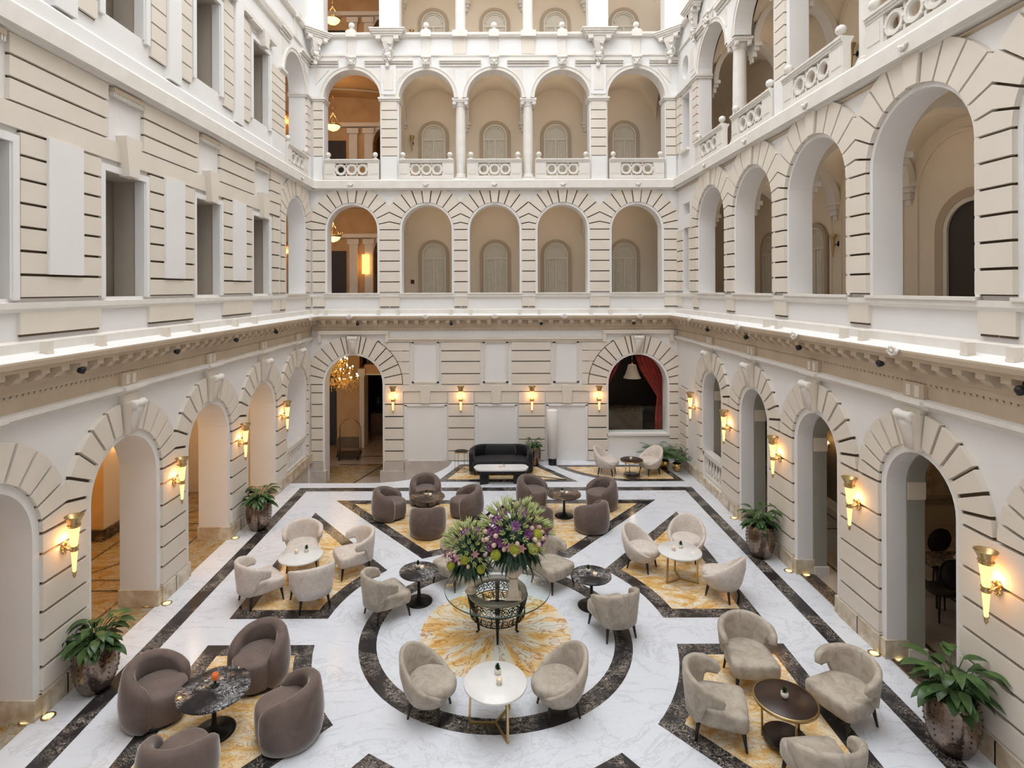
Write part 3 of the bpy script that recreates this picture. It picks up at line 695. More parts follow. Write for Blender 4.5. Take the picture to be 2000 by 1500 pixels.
# --- stair hall in the back left corner, three storeys, ochre
gh = MB()
for z0, z1 in ((-.72, 4.3), (4.62, 8.7), (8.95, 13.0), (13.3, 17.3)):
    y1 = 24.6 if z0 > 0 else 27
    gh.face([(-9.6, y1, z0), (-3.3, y1, z0), (-3.3, y1, z1), (-9.6, y1, z1)], IA)
    gh.face([(-9.6, 15.55, z0), (-9.6, y1, z0), (-9.6, y1, z1), (-9.6, 15.55, z1)], IA)
    gh.face([(-3.47, 18.7, z0), (-3.47, y1, z0), (-3.47, y1, z1), (-3.47, 18.7, z1)], IA)
    if z0 < 0:
        gh.face([(-9.6, 15.55, z1), (XL - .3, 15.55, z1), (XL - .3, y1, z1), (-9.6, y1, z1)], IA); gh.face([(XL - .3, 18.4, z1), (-3.3, 18.4, z1), (-3.3, y1, z1), (XL - .3, y1, z1)], IA)
    if z0 > 0:
        rr = [[(x, y, z1 - .55 + .55 * max(math.sin(PI * min(1, max(0, (x + 9.6) / 6.3))), .0) ** .4) for y in (18.65, y1)] for x in lin(-9.6, -3.3, 24)]
        gh.grid(rr, IA)
        gh.box(-9.6, XL - .5, 15.55, 18.7, z1 - .05, z1, IA)
        gh.box(-9.6, XL - .3, 15.55, 18.65, z0 - .3, z0, IF); gh.box(-9.6, -3.3, YB + .3, y1, z0 - .3, z0, IF)
        # coffer ribs on the vault, and a deep inner arch standing in the hall
        for y in (19.6, 21.2, 22.8):
            gh.grid([[(x, y - .09, z1 - .57 + .55 * max(math.sin(PI * min(1, max(0, (x + 9.6) / 6.3))), .0) ** .4), (x, y + .09, z1 - .57 + .55 * max(math.sin(PI * min(1, max(0, (x + 9.6) / 6.3))), .0) ** .4)] for x in lin(-9.6, -3.3, 24)], IS)
        PH = lambda u, z, d: (u, 22.2 - d, z)
        arch_cell(gh, PH, -9.6, -3.3, z0, z1, -4.15, .62, z0, z1 - 1.75, .5, IA, IA)
        for k, (r0, r1) in enumerate(((.62, .76), (.80, .88))): ring(gh, PH, -4.15, z1 - 1.75, r0, r1, 0, .07 - .03 * k, IS)
        for u in (-5.55, -4.95): pbox(gh, PH, u - .16, u + .16, z0, z1 - 1.45, 0, .10, IS); pbox(gh, PH, u - .22, u + .22, z1 - 1.45, z1 - 1.25, 0, .18, IS)
        pbox(gh, PH, -9.6, -3.3, z1 - 1.2, z1 - 1.05, 0, .22, IS)
        pbox(gh, PH, -7.2, -5.85, z0, z1 - 1.7, 0, .03, ID)
# ground lobby: piers, dark openings, cornice
PH = lambda u, z, d: (u, 22.4 - d, z)
pbox(gh, PH, -9.6, -7.1, -.72, 4.3, -.4, 0, IA); pbox(gh, PH, -6.3, -5.40, -.72, 4.3, -.6, 0, IA); pbox(gh, PH, -7.1, -6.3, -.72, 2.2, -.5, -.3, ID); pbox(gh, PH, -7.1, -6.3, 2.2, 4.3, -.5, -.2, IA)
pbox(gh, PH, -6.33, -5.37, -.72, -.3, -.6, .05, IDW); pbox(gh, PH, -5.2, -3.4, 2.2, 2.55, -.6, .05, IA); pbox(gh, PH, -5.2, -3.4, 2.14, 2.2, -.6, .12, IS); pbox(gh, PH, -5.2, -3.4, 2.56, 4.3, -.6, -.3, ID)
pbox(gh, PH, -5.38, -5.20, -.72, 2.1, -.6, .10, IS); pbox(gh, PH, -5.43, -5.15, 2.1, 2.4, -.6, .18, IS)
gh.face([(-9.6, 26.9, -.72), (-3.3, 26.9, -.72), (-3.3, 26.9, 4.3), (-9.6, 26.9, 4.3)], ID)
struct(gh.build('wall_stair_hall', MI, fix=False))
# --- ground floor arcades
gg = MB()
# left arcade walk: outer wall with an ochre alcove
x0, x1 = -8.65, XL - .62
gg.face([(x0, 12.5, 0), (x0, 15.5, 0), (x0, 15.5, 4.3), (x0, 12.5, 4.3)], I_); gg.face([(x0, 1, 0), (x0, 9.4, 0), (x0, 9.4, 4.3), (x0, 1, 4.3)], I_)
gg.face([(-9.6, 12.5, 0), (x0, 12.5, 0), (x0, 12.5, 4.3), (-9.6, 12.5, 4.3)], IA); gg.face([(-9.6, 9.4, 0), (-9.6, 12.5, 0), (-9.6, 12.5, 4.3), (-9.6, 9.4, 4.3)], IA)
gg.face([(-9.6, 9.4, 0), (x0, 9.4, 0), (x0, 9.4, 4.3), (-9.6, 9.4, 4.3)], IA)
gg.face([(-9.6, 1, 4.3), (x1, 1, 4.3), (x1, 15.5, 4.3), (-9.6, 15.5, 4.3)], I_)
gg.face([(-9.6, 15.5, 0), (x1, 15.5, 0), (x1, 15.5, 4.3), (-9.6, 15.5, 4.3)], I_); gg.face([(-9.6, 1, 0), (x1, 1, 0), (x1, 1, 4.3), (-9.6, 1, 4.3)], I_)
gg.box(-8.66, -8.6, 12.48, 15.5, 0, .24, IMB); gg.box(-9.6, -8.62, 12.42, 12.49, 0, .24, IMB)
# right arcade walk
X0, X1 = XR + .5, 8.35
PR2 = lambda u, z, d: PR(u, z, d - .275)
bR = [17.0] + [(a + b) / 2 for a, b in zip(CR, CR[1:])] + [1.5]
for i, c in enumerate(CR):                               # inner grey-green order with pale imposts
    arch_cell(gg, PR2, bR[i + 1], bR[i], 0, 4.3, c, .625, .22 if i == 0 else 0, 2.59, .26, IG, IG)
    for s in (-1, 1):
        u = c + s * .625
        a, b = min(u - s * .012, u + s * .10), max(u - s * .012, u + s * .10)
        gg.box(X0 - .22, X0 + .045, a, b, 2.36, 2.62, I_)
        if i: gg.box(X0 - .22, X0 + .06, min(u - s * .03, u + s * .2), max(u - s * .03, u + s * .2), 0, .15, IS)
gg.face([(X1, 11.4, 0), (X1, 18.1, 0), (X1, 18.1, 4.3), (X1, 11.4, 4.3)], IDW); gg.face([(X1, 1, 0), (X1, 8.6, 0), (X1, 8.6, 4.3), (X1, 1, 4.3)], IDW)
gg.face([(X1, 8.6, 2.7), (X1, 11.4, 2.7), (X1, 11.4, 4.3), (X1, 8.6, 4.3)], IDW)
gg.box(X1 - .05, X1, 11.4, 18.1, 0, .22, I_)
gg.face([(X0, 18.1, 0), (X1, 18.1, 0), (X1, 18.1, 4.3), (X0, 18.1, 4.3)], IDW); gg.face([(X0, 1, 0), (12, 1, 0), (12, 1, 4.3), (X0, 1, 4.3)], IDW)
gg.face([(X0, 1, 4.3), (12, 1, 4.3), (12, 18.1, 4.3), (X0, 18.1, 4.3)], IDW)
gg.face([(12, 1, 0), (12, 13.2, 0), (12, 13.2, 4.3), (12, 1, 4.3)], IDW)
gg.face([(X1, 13.2, 0), (12, 13.2, 0), (12, 13.2, 4.3), (X1, 13.2, 4.3)], I_)
for q in ((9.1, 9.25, .7, 3.0), (10.65, 10.8, .7, 3.0), (9.1, 10.8, .62, .72), (9.1, 10.8, 2.95, 3.05)): gg.box(q[0], q[1], 13.12, 13.2, q[2], q[3], ISU)
gg.box(9.25, 10.65, 13.16, 13.19, .72, 2.95, IMG)
# dark room behind the curtained window of the back wall
gg.box(2.8, 6.3, 22.0, 22.1, 0, 4.3, ID); gg.box(2.7, 2.8, 18.7, 22, 0, 4.3, ID); gg.box(6.3, 6.4, 18.7, 22, 0, 4.3, ID); gg.box(2.8, 6.3, 18.7, 22, 4.2, 4.3, ID)
gg.box(2.8, 6.3, 18.7, 22, .25, .3, IDW)
struct(gg.build('wall_arcade_walks', MI, fix=False))

# ================================================================ FLOOR with inlaid marble
fl = MB(); FW, FB, FG, FC, FL_, FM = range(6)
YF = 16.15
pitline = [(-5.95, YF), (-3.62, YF)] + [(-3.62 + 2.2 * math.sin(t), 18.25 - 2.1 * math.cos(t)) for t in [PI / 2 * k / 10 for k in range(1, 11)]]
base_poly = [(-5.95, -.6), (XR, -.6), (XR, YB), (-1.42, YB)] + list(reversed(pitline[2:-1])) + [(-3.62, YF), (-5.95, YF)]
fl.face([(x, y, 0) for x, y in base_poly], FW)
for a, b in zip(pitline, pitline[1:]): fl.face([(*a, 0), (*b, 0), (*b, -.72), (*a, -.72)], FW)
def inlay(poly, mt, z): fl.face([(x, y, z) for x, y in poly], mt)
def strip(p, q, w, mt, z):
    d = Vector((q[0] - p[0], q[1] - p[1])).normalized(); n = Vector((-d.y, d.x)) * w / 2
    inlay([(p[0] + n.x, p[1] + n.y), (q[0] + n.x, q[1] + n.y), (q[0] - n.x, q[1] - n.y), (p[0] - n.x, p[1] - n.y)], mt, z)
zb, zg = .0012, .0024
# border band
xo, xi, yo, yi = 5.42, 5.16, 15.76, 15.49
cx = -.03
inlay([(cx - xo, yo), (cx + xo, yo), (cx + xi, yi), (cx - xi, yi)], FB, zb)
for s in (-1, 1): inlay([(cx + s * xo, yo), (cx + s * xi, yi), (cx + s * xi, 1.0), (cx + s * xo, 1.0)], FB, zb)
def inset(poly, w):
    n = len(poly); out = []
    A = sum(poly[i][0] * poly[(i + 1) % n][1] - poly[(i + 1) % n][0] * poly[i][1] for i in range(n)); sg = 1 if A > 0 else -1
    for i in range(n):
        p0, p1, p2 = Vector(poly[i - 1]), Vector(poly[i]), Vector(poly[(i + 1) % n])
        d1, d2 = (p1 - p0).normalized(), (p2 - p1).normalized()
        n1, n2 = Vector((-d1.y, d1.x)) * sg, Vector((-d2.y, d2.x)) * sg
        b = (n1 + n2); b = b / max(.25, b.dot(n1)) * w / 1 if b.length > 1e-6 else n1 * w
        out.append(tuple(p1 + b))
    return out
CY, RO, RI = 9.16, 2.15, 1.88
def panel(poly, w=.26):
    inlay(poly, FB, zb); inlay(inset(poly, w), FG, zg)
def arcpts(c, r, a, b, n=9): return [(c[0] + r * math.cos(a + (b - a) * i / n), c[1] + r * math.sin(a + (b - a) * i / n)) for i in range(n + 1)]
def through(p, q, bulge, n=8):
    """arc from p to q bowed sideways by bulge"""
    p, q = Vector(p), Vector(q); d = q - p; nn = Vector((-d.y, d.x)).normalized()
    return [tuple(p + d * t + nn * bulge * 4 * t * (1 - t)) for t in [i / n for i in range(n + 1)]]
for s in (-1, 1):
    X = lambda x: cx + s * x
    T = lambda L: [(X(x), y) for x, y in L]
    inn = through((1.50, 11.60), (.36, 12.02), -.04 if 1 else 0)
    panel(T([(4.16, 14.82), (.36, 14.82), (.36, 12.02)] + list(reversed(inn))[1:]))
    panel(T([(4.45, 14.02)] + [(4.45, 9.50)] + [(2.80, 9.50)] + through((2.80, 9.50), (2.12, 11.13), -.13)[1:]))
    panel(T([(4.45, 8.80), (2.80, 8.80)] + through((2.80, 8.80), (2.05, 7.18), .13)[1:] + [(4.45, 4.35)]))
    panel(T([(1.5, 6.74), (.40, 6.10), (.40, 3.5), (4.0, 3.5)]))
ringp = lambda r, n=72: [(cx + r * math.cos(2 * PI * i / n), CY + r * math.sin(2 * PI * i / n)) for i in range(n)]
for a, b in zip(ringp(RO), ringp(RO)[1:] + ringp(RO)[:1]):
    k = RI / RO; inlay([a, b, (cx + (b[0] - cx) * k, CY + (b[1] - CY) * k), (cx + (a[0] - cx) * k, CY + (a[1] - CY) * k)], FB, zb)
rp = ringp(1.20); N = len(rp)
for i in range(N): inlay([(cx, CY), rp[i], rp[(i + 1) % N]], 6, zb)
# bays in front of the back wall
panel([(-1.72, 16.24), (-1.15, 17.85)] + through((1.32, 17.80), (2.32, 16.20), .0) , .2)
panel([(1.78, 17.74), (5.12, 17.74), (5.36, 16.22), (3.66, 16.22)] + through((3.66, 16.22), (1.78, 17.74), .28)[1:-1], .2)
# arcade walks and lobby floors
fl.face([(-9.6, 1, 0), (-5.95, 1, 0), (-5.95, 15.5, 0), (-9.6, 15.5, 0)], FL_)
fl.face([(-9.6, 15.5, -.72), (-5.95, 15.5, -.72), (-5.95, 27, -.72), (-9.6, 27, -.72)], FC)
fl.face([(-5.95, YF, -.72), (-1.3, YF, -.72), (-1.3, 27, -.72), (-5.95, 27, -.72)], FC)
fl.face([(XR, 1, 0), (12, 1, 0), (12, 18.2, 0), (XR, 18.2, 0)], FC)
for xa, xb in ((-6.72, -6.66), (-8.30, -8.24)): inlay([(xa, 1.5), (xb, 1.5), (xb, 15.3), (xa, 15.3)], FM, zb)
for y in (7.75, 10.4, 13.0):
    inlay([(-8.3, y - .03), (-6.66, y - .03), (-6.66, y + .03), (-8.3, y + .03)], FM, zb)
    strip((-8.0, y + .5), (-7.0, y + 1.9), .06, FM, zb); inlay([(-8.1, y + .35), (-6.85, y + .35), (-6.85, y + .41), (-8.1, y + .41)], FM, zb)
for y in lin(6.55, 14.05, 3)[:]:
    inlay([(6.6, y - 1.1), (8.1, y - 1.1), (8.1, y - 1.04), (6.6, y - 1.04)], FM, zb)
inlay([(6.55, 2), (6.62, 2), (6.62, 18), (6.55, 18)], FM, zb); inlay([(8.0, 2), (8.07, 2), (8.07, 18), (8.0, 18)], FM, zb)
inlay([(XR + .02, 9.6 - 2.0), (XR + .3, 9.6 - 2.0), (XR + .3, 14.1), (XR + .02, 14.1)], FM, zb)
inlay([(-5.3, 18.9), (-3.75, 18.9), (-3.75, 20.2), (-5.3, 20.2)], FL_, -.7188)
def lob(p): inlay(p, FM, -.7186)
zl = -.7186
for q in (((-5.6, 20.2), (-3.9, 20.2)), ((-5.6, 21.2), (-3.3, 21.2)), ((-5.0, 17.0), (-4.0, 20.2)), ((-3.8, 17.0), (-3.3, 18.9))): strip(q[0], q[1], .09, FM, zl)
inlay([(-5.9, 17.0), (-5.05, 17.0), (-4.1, 20.1), (-5.9, 20.1)], FL_, -.7187)
fo = fl.build('floor', [M['mwhite'], M['mblack'], M['mgold'], M['corrfloor'], M['lobby'], M['mbrown'], M['mrose']], fix=False); struct(fo)

# ================================================================ gallery windows (arched, in the walls of the galleries)
def make_window(curtained=True, dark=False):
    """origin at sill centre, faces -Y, z up"""
    F = lambda u, z, d: (u, -d, z)
    r = thing('window'); hw, sp = .43, 1.45
    a = MB(); frame(a, F, 0, hw, .12, 0, sp, .06, 0); a.build('stone_surround', M['surround'], r, fix=False)
    b = MB(); frame(b, F, 0, hw - .06, .06, 0, sp, .05, 0)
    if not dark:
        for q in ((-hw, hw, sp - .16, sp - .09), (-hw, hw, 0, .06), (-.035, .035, 0, sp - .1), (-.33, -.30, .06, sp - .16), (.30, .33, .06, sp - .16)): pbox(b, F, *q, 0, .045)
        ring(b, F, 0, sp, hw - .12, hw - .08, 0, .045, 0)
    b.build('frame', M['joinery'], r, fix=False)
    c = MB(); pbox(c, F, -hw, hw, 0, sp, -.01, .012)
    ring(c, F, 0, sp, .001, hw, -.01, .012, 0); c.build('door_leaf' if dark else 'pane', M['dark'] if dark else M['winglass'], r, fix=False)
    if not dark:
        d = MB()
        for s in (-1, 1):
            rows = []
            for i in range(13):
                x = s * (.05 + .24 * i / 12); y = -.02 - .008 * math.sin(i * 1.9); rows.append([(x, y, .07), (x, y, sp - .17)])
            d.grid(rows)
        d.build('net_curtain', M['curtain'], r, fix=False)
    return r
kw = Kit(make_window); n_w = 0
for z, lst in ((5.28, CB[1:]), (9.57, CB[1:]), (13.65, CB[1:])):
    for i, c in enumerate(lst):
        n_w += 1; o = kw.at(((-2.25, -.03, 2.16, 4.63)[i], YB + 2.39, z), 0, None); o.name = 'window_%d' % n_w; o['kind'] = 'structure'
for z, ys in ((5.2, (14.9, 17.4)), (9.5, (14.9, 12.4, 9.95))):
    for y in ys:
        n_w += 1; o = kw.at((8.38, y, z), PI / 2, None); o.name = 'window_%d' % n_w; o['kind'] = 'structure'; o.rotation_euler = (0, 0, -PI / 2)
kd = Kit(lambda: make_window(dark=True)); o = kd.at((8.38, 9.95, 4.62), -PI / 2, None, scale=(1.55, 1, 1.32)); o.name = 'door_1'; o['kind'] = 'structure'
# ================================================================ FURNITURE
def rsec(pts): return pts
def make_tub():
    r = thing('tub_chair')
    m = MB(); rows = []; n = 40; A = 128
    for i in range(n + 1):
        t = -A + 2 * A * i / n; e = abs(t) / A
        h = .70 - .20 * (e ** 2.2); th = math.radians(t)
        k = max(0, (e - .9) / .1); th_w = .075 * math.sqrt(max(.02, 1 - k * k)); base_in = .0
        dirx, diry = math.sin(th), math.cos(th)
        ro = lambda z: .375 + .045 * math.sin(PI * min(1, z / .62)) * 1.0
        sec = []
        zb_ = .03 + .04 * k; hh = h - .05 * k
        mid = lambda z: ro(z) - .075
        prof = [(+1, zb_), (+1, .15), (+1, .30), (+1, .45 if hh > .5 else .40), (+1, hh - .05), (.55, hh - .01), (0, hh), (-.6, hh - .015), (-1, hh - .06), (-1, .42), (-1, .30), (-1, .15), (-1, zb_)]
        for s, z in prof:
            rr = mid(z) + s * th_w
            sec.append((rr * dirx, rr * diry * 1.02, z))
        rows.append(sec)
    m.grid(rows, 0, closed=True); c = len(rows[0])
    m.f.append(tuple(range(c))); m.m.append(0); m.k.append(True)
    m.f.append(tuple(n * c + j for j in reversed(range(c)))); m.m.append(0); m.k.append(True)
    m.build('backrest', M['taupe'], r)
    s = MB(); rows = []
    for rr, z in ((.93, .05), (1, .12), (1.02, .30), (1, .385), (.95, .415), (.82, .435), (.5, .445), (.02, .447)):
        rows.append([(.305 * rr * math.cos(a) , (-.06 + .34 * rr * math.sin(a) if math.sin(a) > 0 else -.06 + .33 * rr * math.sin(a) * (1 + .06 * abs(math.cos(2 * a)))), z) for a in [2 * PI * j / 36 for j in range(36)]])
    s.grid(rows, 0, closed=True); s.build('seat', M['taupeseat'], r)
    b = MB(); b.lathe([(.33, 0), (.34, .05)], seg=28); b.build('plinth_base', M['black'], r)
    return r
def legs4(r, pts, h, mtl, r0=.014, r1=.027, out=.05):
    for x, y in pts:
        g = MB(); L = math.hypot(x, y); g.tube([(x + out * x / L, y + out * y / L, 0), (x, y, h)], [r0, r1], 8); g.build('leg', mtl, r)
def make_round(mk):
    """low-sided tub chair: the shell slopes from a high back down to the front of a round cushion"""
    def f():
        r = thing('lounge_chair'); m = MB(); rows = []; n = 48; A = 165
        for i in range(n + 1):
            t = -A + 2 * A * i / n; e = abs(t) / A; th = math.radians(t)
            h = .80 - .44 * (.5 - .5 * math.cos(PI * min(1, e * 1.08))); dx, dy = math.sin(th), math.cos(th)
            def rad(z): return .225 + .115 * min(1, max(0, (z - .20) / .28)) ** .7 + .035 * max(0, z - .45) * dy
            w = .032 * (1 if e < .93 else max(.25, 1 - ((e - .93) / .07) ** 2))
            sec = []
            for s, z in ((1, .20), (1, .27), (1, .33), (1, .33 + (h - .33) * .5), (1, h - .025), (0, h), (-1, h - .025), (-1, .33 + (h - .33) * .5), (-1, .31), (-1, .27), (-1, .24)):
                q = rad(z) + s * w; sec.append((q * dx * 1.02, q * dy * (1.0 if dy > 0 else 1.10), z))
            rows.append(sec)
        m.grid(rows, 0, closed=True); c = len(rows[0])
        m.f.append(tuple(range(c))); m.m.append(0); m.k.append(False); m.f.append(tuple(n * c + j for j in reversed(range(c)))); m.m.append(0); m.k.append(False)
        m.build('backrest', M[mk], r)
        b = MB(); b.lathe([(.02, .195), (.21, .195), (.25, .21), (.28, .30), (.25, .31)], seg=28, cap=True)
        b.v = [(x, y * (1.0 if y > 0 else 1.10), z) for x, y, z in b.v]; b.build('seat_frame', M[mk], r)
        s = MB(); rows = []
        for rr, z in ((.86, .30), (.97, .32), (1, .36), (1, .40), (.96, .43), (.85, .45), (.5, .463), (.02, .465)):
            rows.append([(.295 * rr * math.cos(a), -.015 + (.285 if math.sin(a) > 0 else .36) * rr * math.sin(a), z) for a in [2 * PI * j / 36 for j in range(36)]])
        s.grid(rows, 0, closed=True); s.build('seat_cushion', M[mk], r)
        legs4(r, [(.17, .17), (-.17, .17), (.17, -.19), (-.17, -.19)], .21, M['leg']); return r
    return f
def make_wing(mk):
    """squared seat block with a curved back band whose arm ends stand clear of the seat"""
    def f():
        r = thing('armchair'); m = MB(); rows = []; n = 40; A = 112
        for i in range(n + 1):
            t = -A + 2 * A * i / n; e = abs(t) / A; th = math.radians(t)
            h = .79 - .17 * e ** 2; lo = .24 + (.275 if e > .66 else .275 * max(0, (e - .46) / .20) ** 1.5); dx, dy = math.sin(th), math.cos(th)
            k = max(0, (e - .93) / .07); w = .042 * math.sqrt(max(.06, 1 - k * k)); h2 = h - .06 * k * k; lo2 = lo + .04 * k * k
            sec = []
            def rad(z): return .295 + .05 * min(1, (z - .2) / .5)
            for s, q in ((1, 0), (1, .25), (1, .5), (1, .75), (.9, .93), (0, 1), (-.9, .93), (-1, .75), (-1, .5), (-1, .25), (-1, 0)):
                z = lo2 + (h2 - lo2) * q; rr = rad(z) + s * w; sec.append((rr * dx * 1.04, .04 + rr * dy * .95, z))
            rows.append(sec)
        m.grid(rows, 0, closed=True); c = len(rows[0])
        m.f.append(tuple(range(c))); m.m.append(0); m.k.append(False); m.f.append(tuple(n * c + j for j in reversed(range(c)))); m.m.append(0); m.k.append(False)
        m.build('backrest', M[mk], r)
        def outline(k):
            P_ = []
            for j in range(14):
                a = PI * j / 13; P_.append((.305 * math.cos(a), .06 + .30 * math.sin(a)))
            P_ += [(-.31, -.10), (-.315, -.30), (-.27, -.345), (0, -.36), (.27, -.345), (.315, -.30), (.31, -.10)]
            return [(x * k, y * k) for x, y in P_]
        s = MB(); s.grid([[(x, y, z) for x, y in outline(k)] for k, z in ((.90, .225), (.97, .235), (.995, .27), (1, .36), (.985, .395), (.94, .415), (.7, .428), (.3, .432), (.01, .432))], 0, closed=True)
        s.f.append(tuple(reversed(range(len(outline(1)))))); s.m.append(0); s.k.append(False); s.build('seat', M[mk], r)
        legs4(r, [(.22, .22), (-.22, .22), (.25, -.28), (-.25, -.28)], .24, M['leg'], .014, .028, .05); return r
    return f
def face_to(x, y, tx, ty): return math.atan2(tx - x, -(ty - y))
tub = Kit(make_tub); rb = Kit(make_round('beige')); rp_ = Kit(make_round('pale')); wb_ = Kit(make_wing('beige')); wp = Kit(make_wing('pale'))
TG = 'taupe velvet tub chairs'; LG = 'rounded light lounge chairs'; AG = 'light armchairs with curved backs'
def seat(k, x, y, t, label, cat, g, extra=0): return k.at((x, y, 0), face_to(x, y, *t) + extra, label, cat, g)
T1 = (-3.53, 7.08); V1 = (-1.66, 13.62); V2 = (1.62, 13.75); WL_ = (-3.67, 10.62); WR_ = (3.45, 10.75); DL = (-1.38, 10.02); DR_ = (1.63, 9.86); WF = (-.03, 7.18); DB_ = (3.47, 6.86); RT = (3.93, 16.6)
for x, y, t, l in (
    (-4.42, 7.36, T1, 'taupe tub chair between the front left planter and the large black marble table'),
    (-3.36, 8.02, T1, 'taupe tub chair behind the front left black marble table, facing the camera'),
    (-2.58, 7.02, T1, 'taupe tub chair right of the front left black marble table, showing its outer side'),
    (-3.50, 6.22, T1, 'taupe tub chair cut by the bottom edge of the photo, its back to the camera'),
    (-2.60, 13.72, V1, 'taupe velvet tub chair leftmost in the far left group on gold marble'),
    (-1.84, 14.60, V1, 'taupe velvet tub chair behind the far left dark table, open seat facing the camera'),
    (-.74, 13.82, V1, 'taupe velvet tub chair on the right side of the far left dark table'),
    (-1.56, 12.78, V1, 'taupe tub chair, its back to the camera, in front of the far left dark table'),
    (.90, 14.50, V2, 'taupe velvet tub chair left of the far right dark table, closest to the sofa'),
    (2.62, 14.30, V2, 'taupe velvet tub chair right of the far right dark table, open side visible'),
    (.88, 12.98, V2, 'taupe velvet tub chair half hidden behind the tall flower arrangement'),
    (2.15, 13.0, V2, 'taupe tub chair with its back to the camera, right of the large bouquet')):
    seat(tub, x, y, t, l, 'tub chair', TG)
for x, y, t, l in (
    (-3.90, 11.40, WL_, 'pale rose armchair behind the left white marble table, only its back showing'),
    (-2.80, 11.12, WL_, 'pale rose armchair right of the left white marble table, seat facing left'),
    (-4.22, 10.08, WL_, 'leftmost pale rose armchair, at the lower left of the left white marble table'),
    (-3.26, 9.96, WL_, 'pale rose armchair seen from behind in front of the left white marble table')):
    seat(wp, x, y, t, l, 'armchair', AG)
for x, y, t, l in (
    (-1.90, 9.62, DL, 'beige armchair on the left of the black marble ring, beside the left pedestal table'),
    (-.78, 10.72, DL, 'beige armchair mostly hidden behind the smaller flower arrangement'),
    (1.00, 10.62, DR_, 'beige armchair just behind the large bouquet, facing the right pedestal table'),
    (1.86, 9.12, DR_, 'beige armchair seen from behind on the right part of the black marble ring'),
    (3.52, 7.98, DB_, 'beige armchair with tall round back behind the dark brown table at lower right'),
    (2.72, 7.08, DB_, 'beige armchair left of the dark brown table at lower right, turned side on'),
    (4.42, 7.26, DB_, 'beige armchair right of the dark brown table at lower right, facing left'),
    (3.50, 6.12, DB_, 'beige armchair cut by the bottom edge at lower right, its back to the camera')):
    seat(wb_, x, y, t, l, 'armchair', AG)
for k, x, y, t, l in (
    (rb, -.90, 7.42, WF, 'rounded beige lounge chair left of the front white marble table'),
    (rb, .80, 7.42, WF, 'rounded beige lounge chair right of the front white marble table'),
    (rp_, 2.84, 11.22, WR_, 'rounded pale rose lounge chair left of the right white marble table'),
    (rp_, 3.86, 11.60, WR_, 'rounded pale rose lounge chair behind the right white marble table'),
    (rp_, 4.03, 10.16, WR_, 'rounded pale rose lounge chair at lower right of the right white marble table'),
    (rp_, 3.25, 16.9, RT, 'rounded pale lounge chair left of the small table under the curtained window'),
    (rp_, 4.54, 16.9, RT, 'rounded pale lounge chair by the palms, right of the small table')):
    seat(k, x, y, t, l, 'lounge chair', LG)

# ---------------------------------------------------------------- tables
def disc(r, z, th, mt, seg=48, bev=.006): 
    m = MB(); m.lathe([(.001, z), (r - bev, z), (r, z + bev), (r, z + th - bev), (r - bev, z + th), (.001, z + th)], seg=seg, cap=False); return m
def pedestal(R, h, top, name='pedestal_table', k=1):
    def f():
        r = thing(name)
        disc(R, h - .025, .025, 0).build('tabletop', top, r)
        m = MB(); m.lathe([(.001, 0), (.245 * k, 0), (.25 * k, .012), (.20 * k, .025), (.08 * k, .05), (.035, .09), (.028, .2), (.028, h - .06), (.07, h - .026), (.001, h - .026)], seg=32, cap=False); m.build('pedestal', M['blackmetal'], r); return r
    return f
kp = Kit(pedestal(.43, .545, M['tblack'])); kq = Kit(pedestal(.345, .545, M['tblack'], k=.95)); kv = Kit(pedestal(.41, .545, M['mbrown'], k=.9))
TBG = 'round pedestal tables'
kp.at((*T1, 0), .3, 'large round black marble pedestal table between four taupe tub chairs at lower left', 'table', TBG)
kq.at((*DL, 0), 0, 'small black and white veined pedestal table left of the flower arrangements', 'table', TBG)
kq.at((*DR_, 0), .5, 'small black and white veined pedestal table right of the flower arrangements', 'table', TBG)
kv.at((*V1, 0), 0, 'dark brown marble pedestal table in the far left tub chair group', 'table', TBG)
kv.at((*V2, 0), 1, 'dark brown marble pedestal table in the far right tub chair group', 'table', TBG)
def make_white():
    r = thing('marble_table'); disc(.40, .52, .03, 0).build('tabletop', M['tmarble'], r)
    for k in range(3):
        a = 2 * PI * k / 3 - .35; c, s = math.cos(a), math.sin(a); m = MB()
        def bar(p, q, w=.014):
            d = Vector(q) - Vector(p); L = d.length; x = d.normalized(); y = Vector((-s, c, 0)); z = x.cross(y)
            P8 = [Vector(p) + x * u * L + y * v * w + z * t * w for u in (0, 1) for v in (-1, 1) for t in (-1, 1)]
            n = len(m.v); m.v += [tuple(v) for v in P8]
            for fc in ((0, 1, 3, 2), (4, 6, 7, 5), (0, 4, 5, 1), (2, 3, 7, 6), (0, 2, 6, 4), (1, 5, 7, 3)): m.f.append(tuple(n + i for i in fc)); m.m.append(0); m.k.append(False)
        bar((0, 0, .015), (.33 * c, .33 * s, .015)); bar((.33 * c, .33 * s, .0), (.31 * c, .31 * s, .52)); bar((0, 0, .505), (.31 * c, .31 * s, .505))
        m.build('leg', M['brass'], r)
    return r
kt = Kit(make_white)
kt.at((*WF, 0), -.75, 'round white marble table with brass legs in front of the gold marble disc', 'table', 'white marble tables')
kt.at((*WL_, 0), .9, 'round white marble table with brass legs among the pale rose armchairs on the left', 'table', 'white marble tables')
kt.at((*WR_, 0), -.2, 'round white marble table with brass legs among the pale rose chairs on the right', 'table', 'white marble tables')
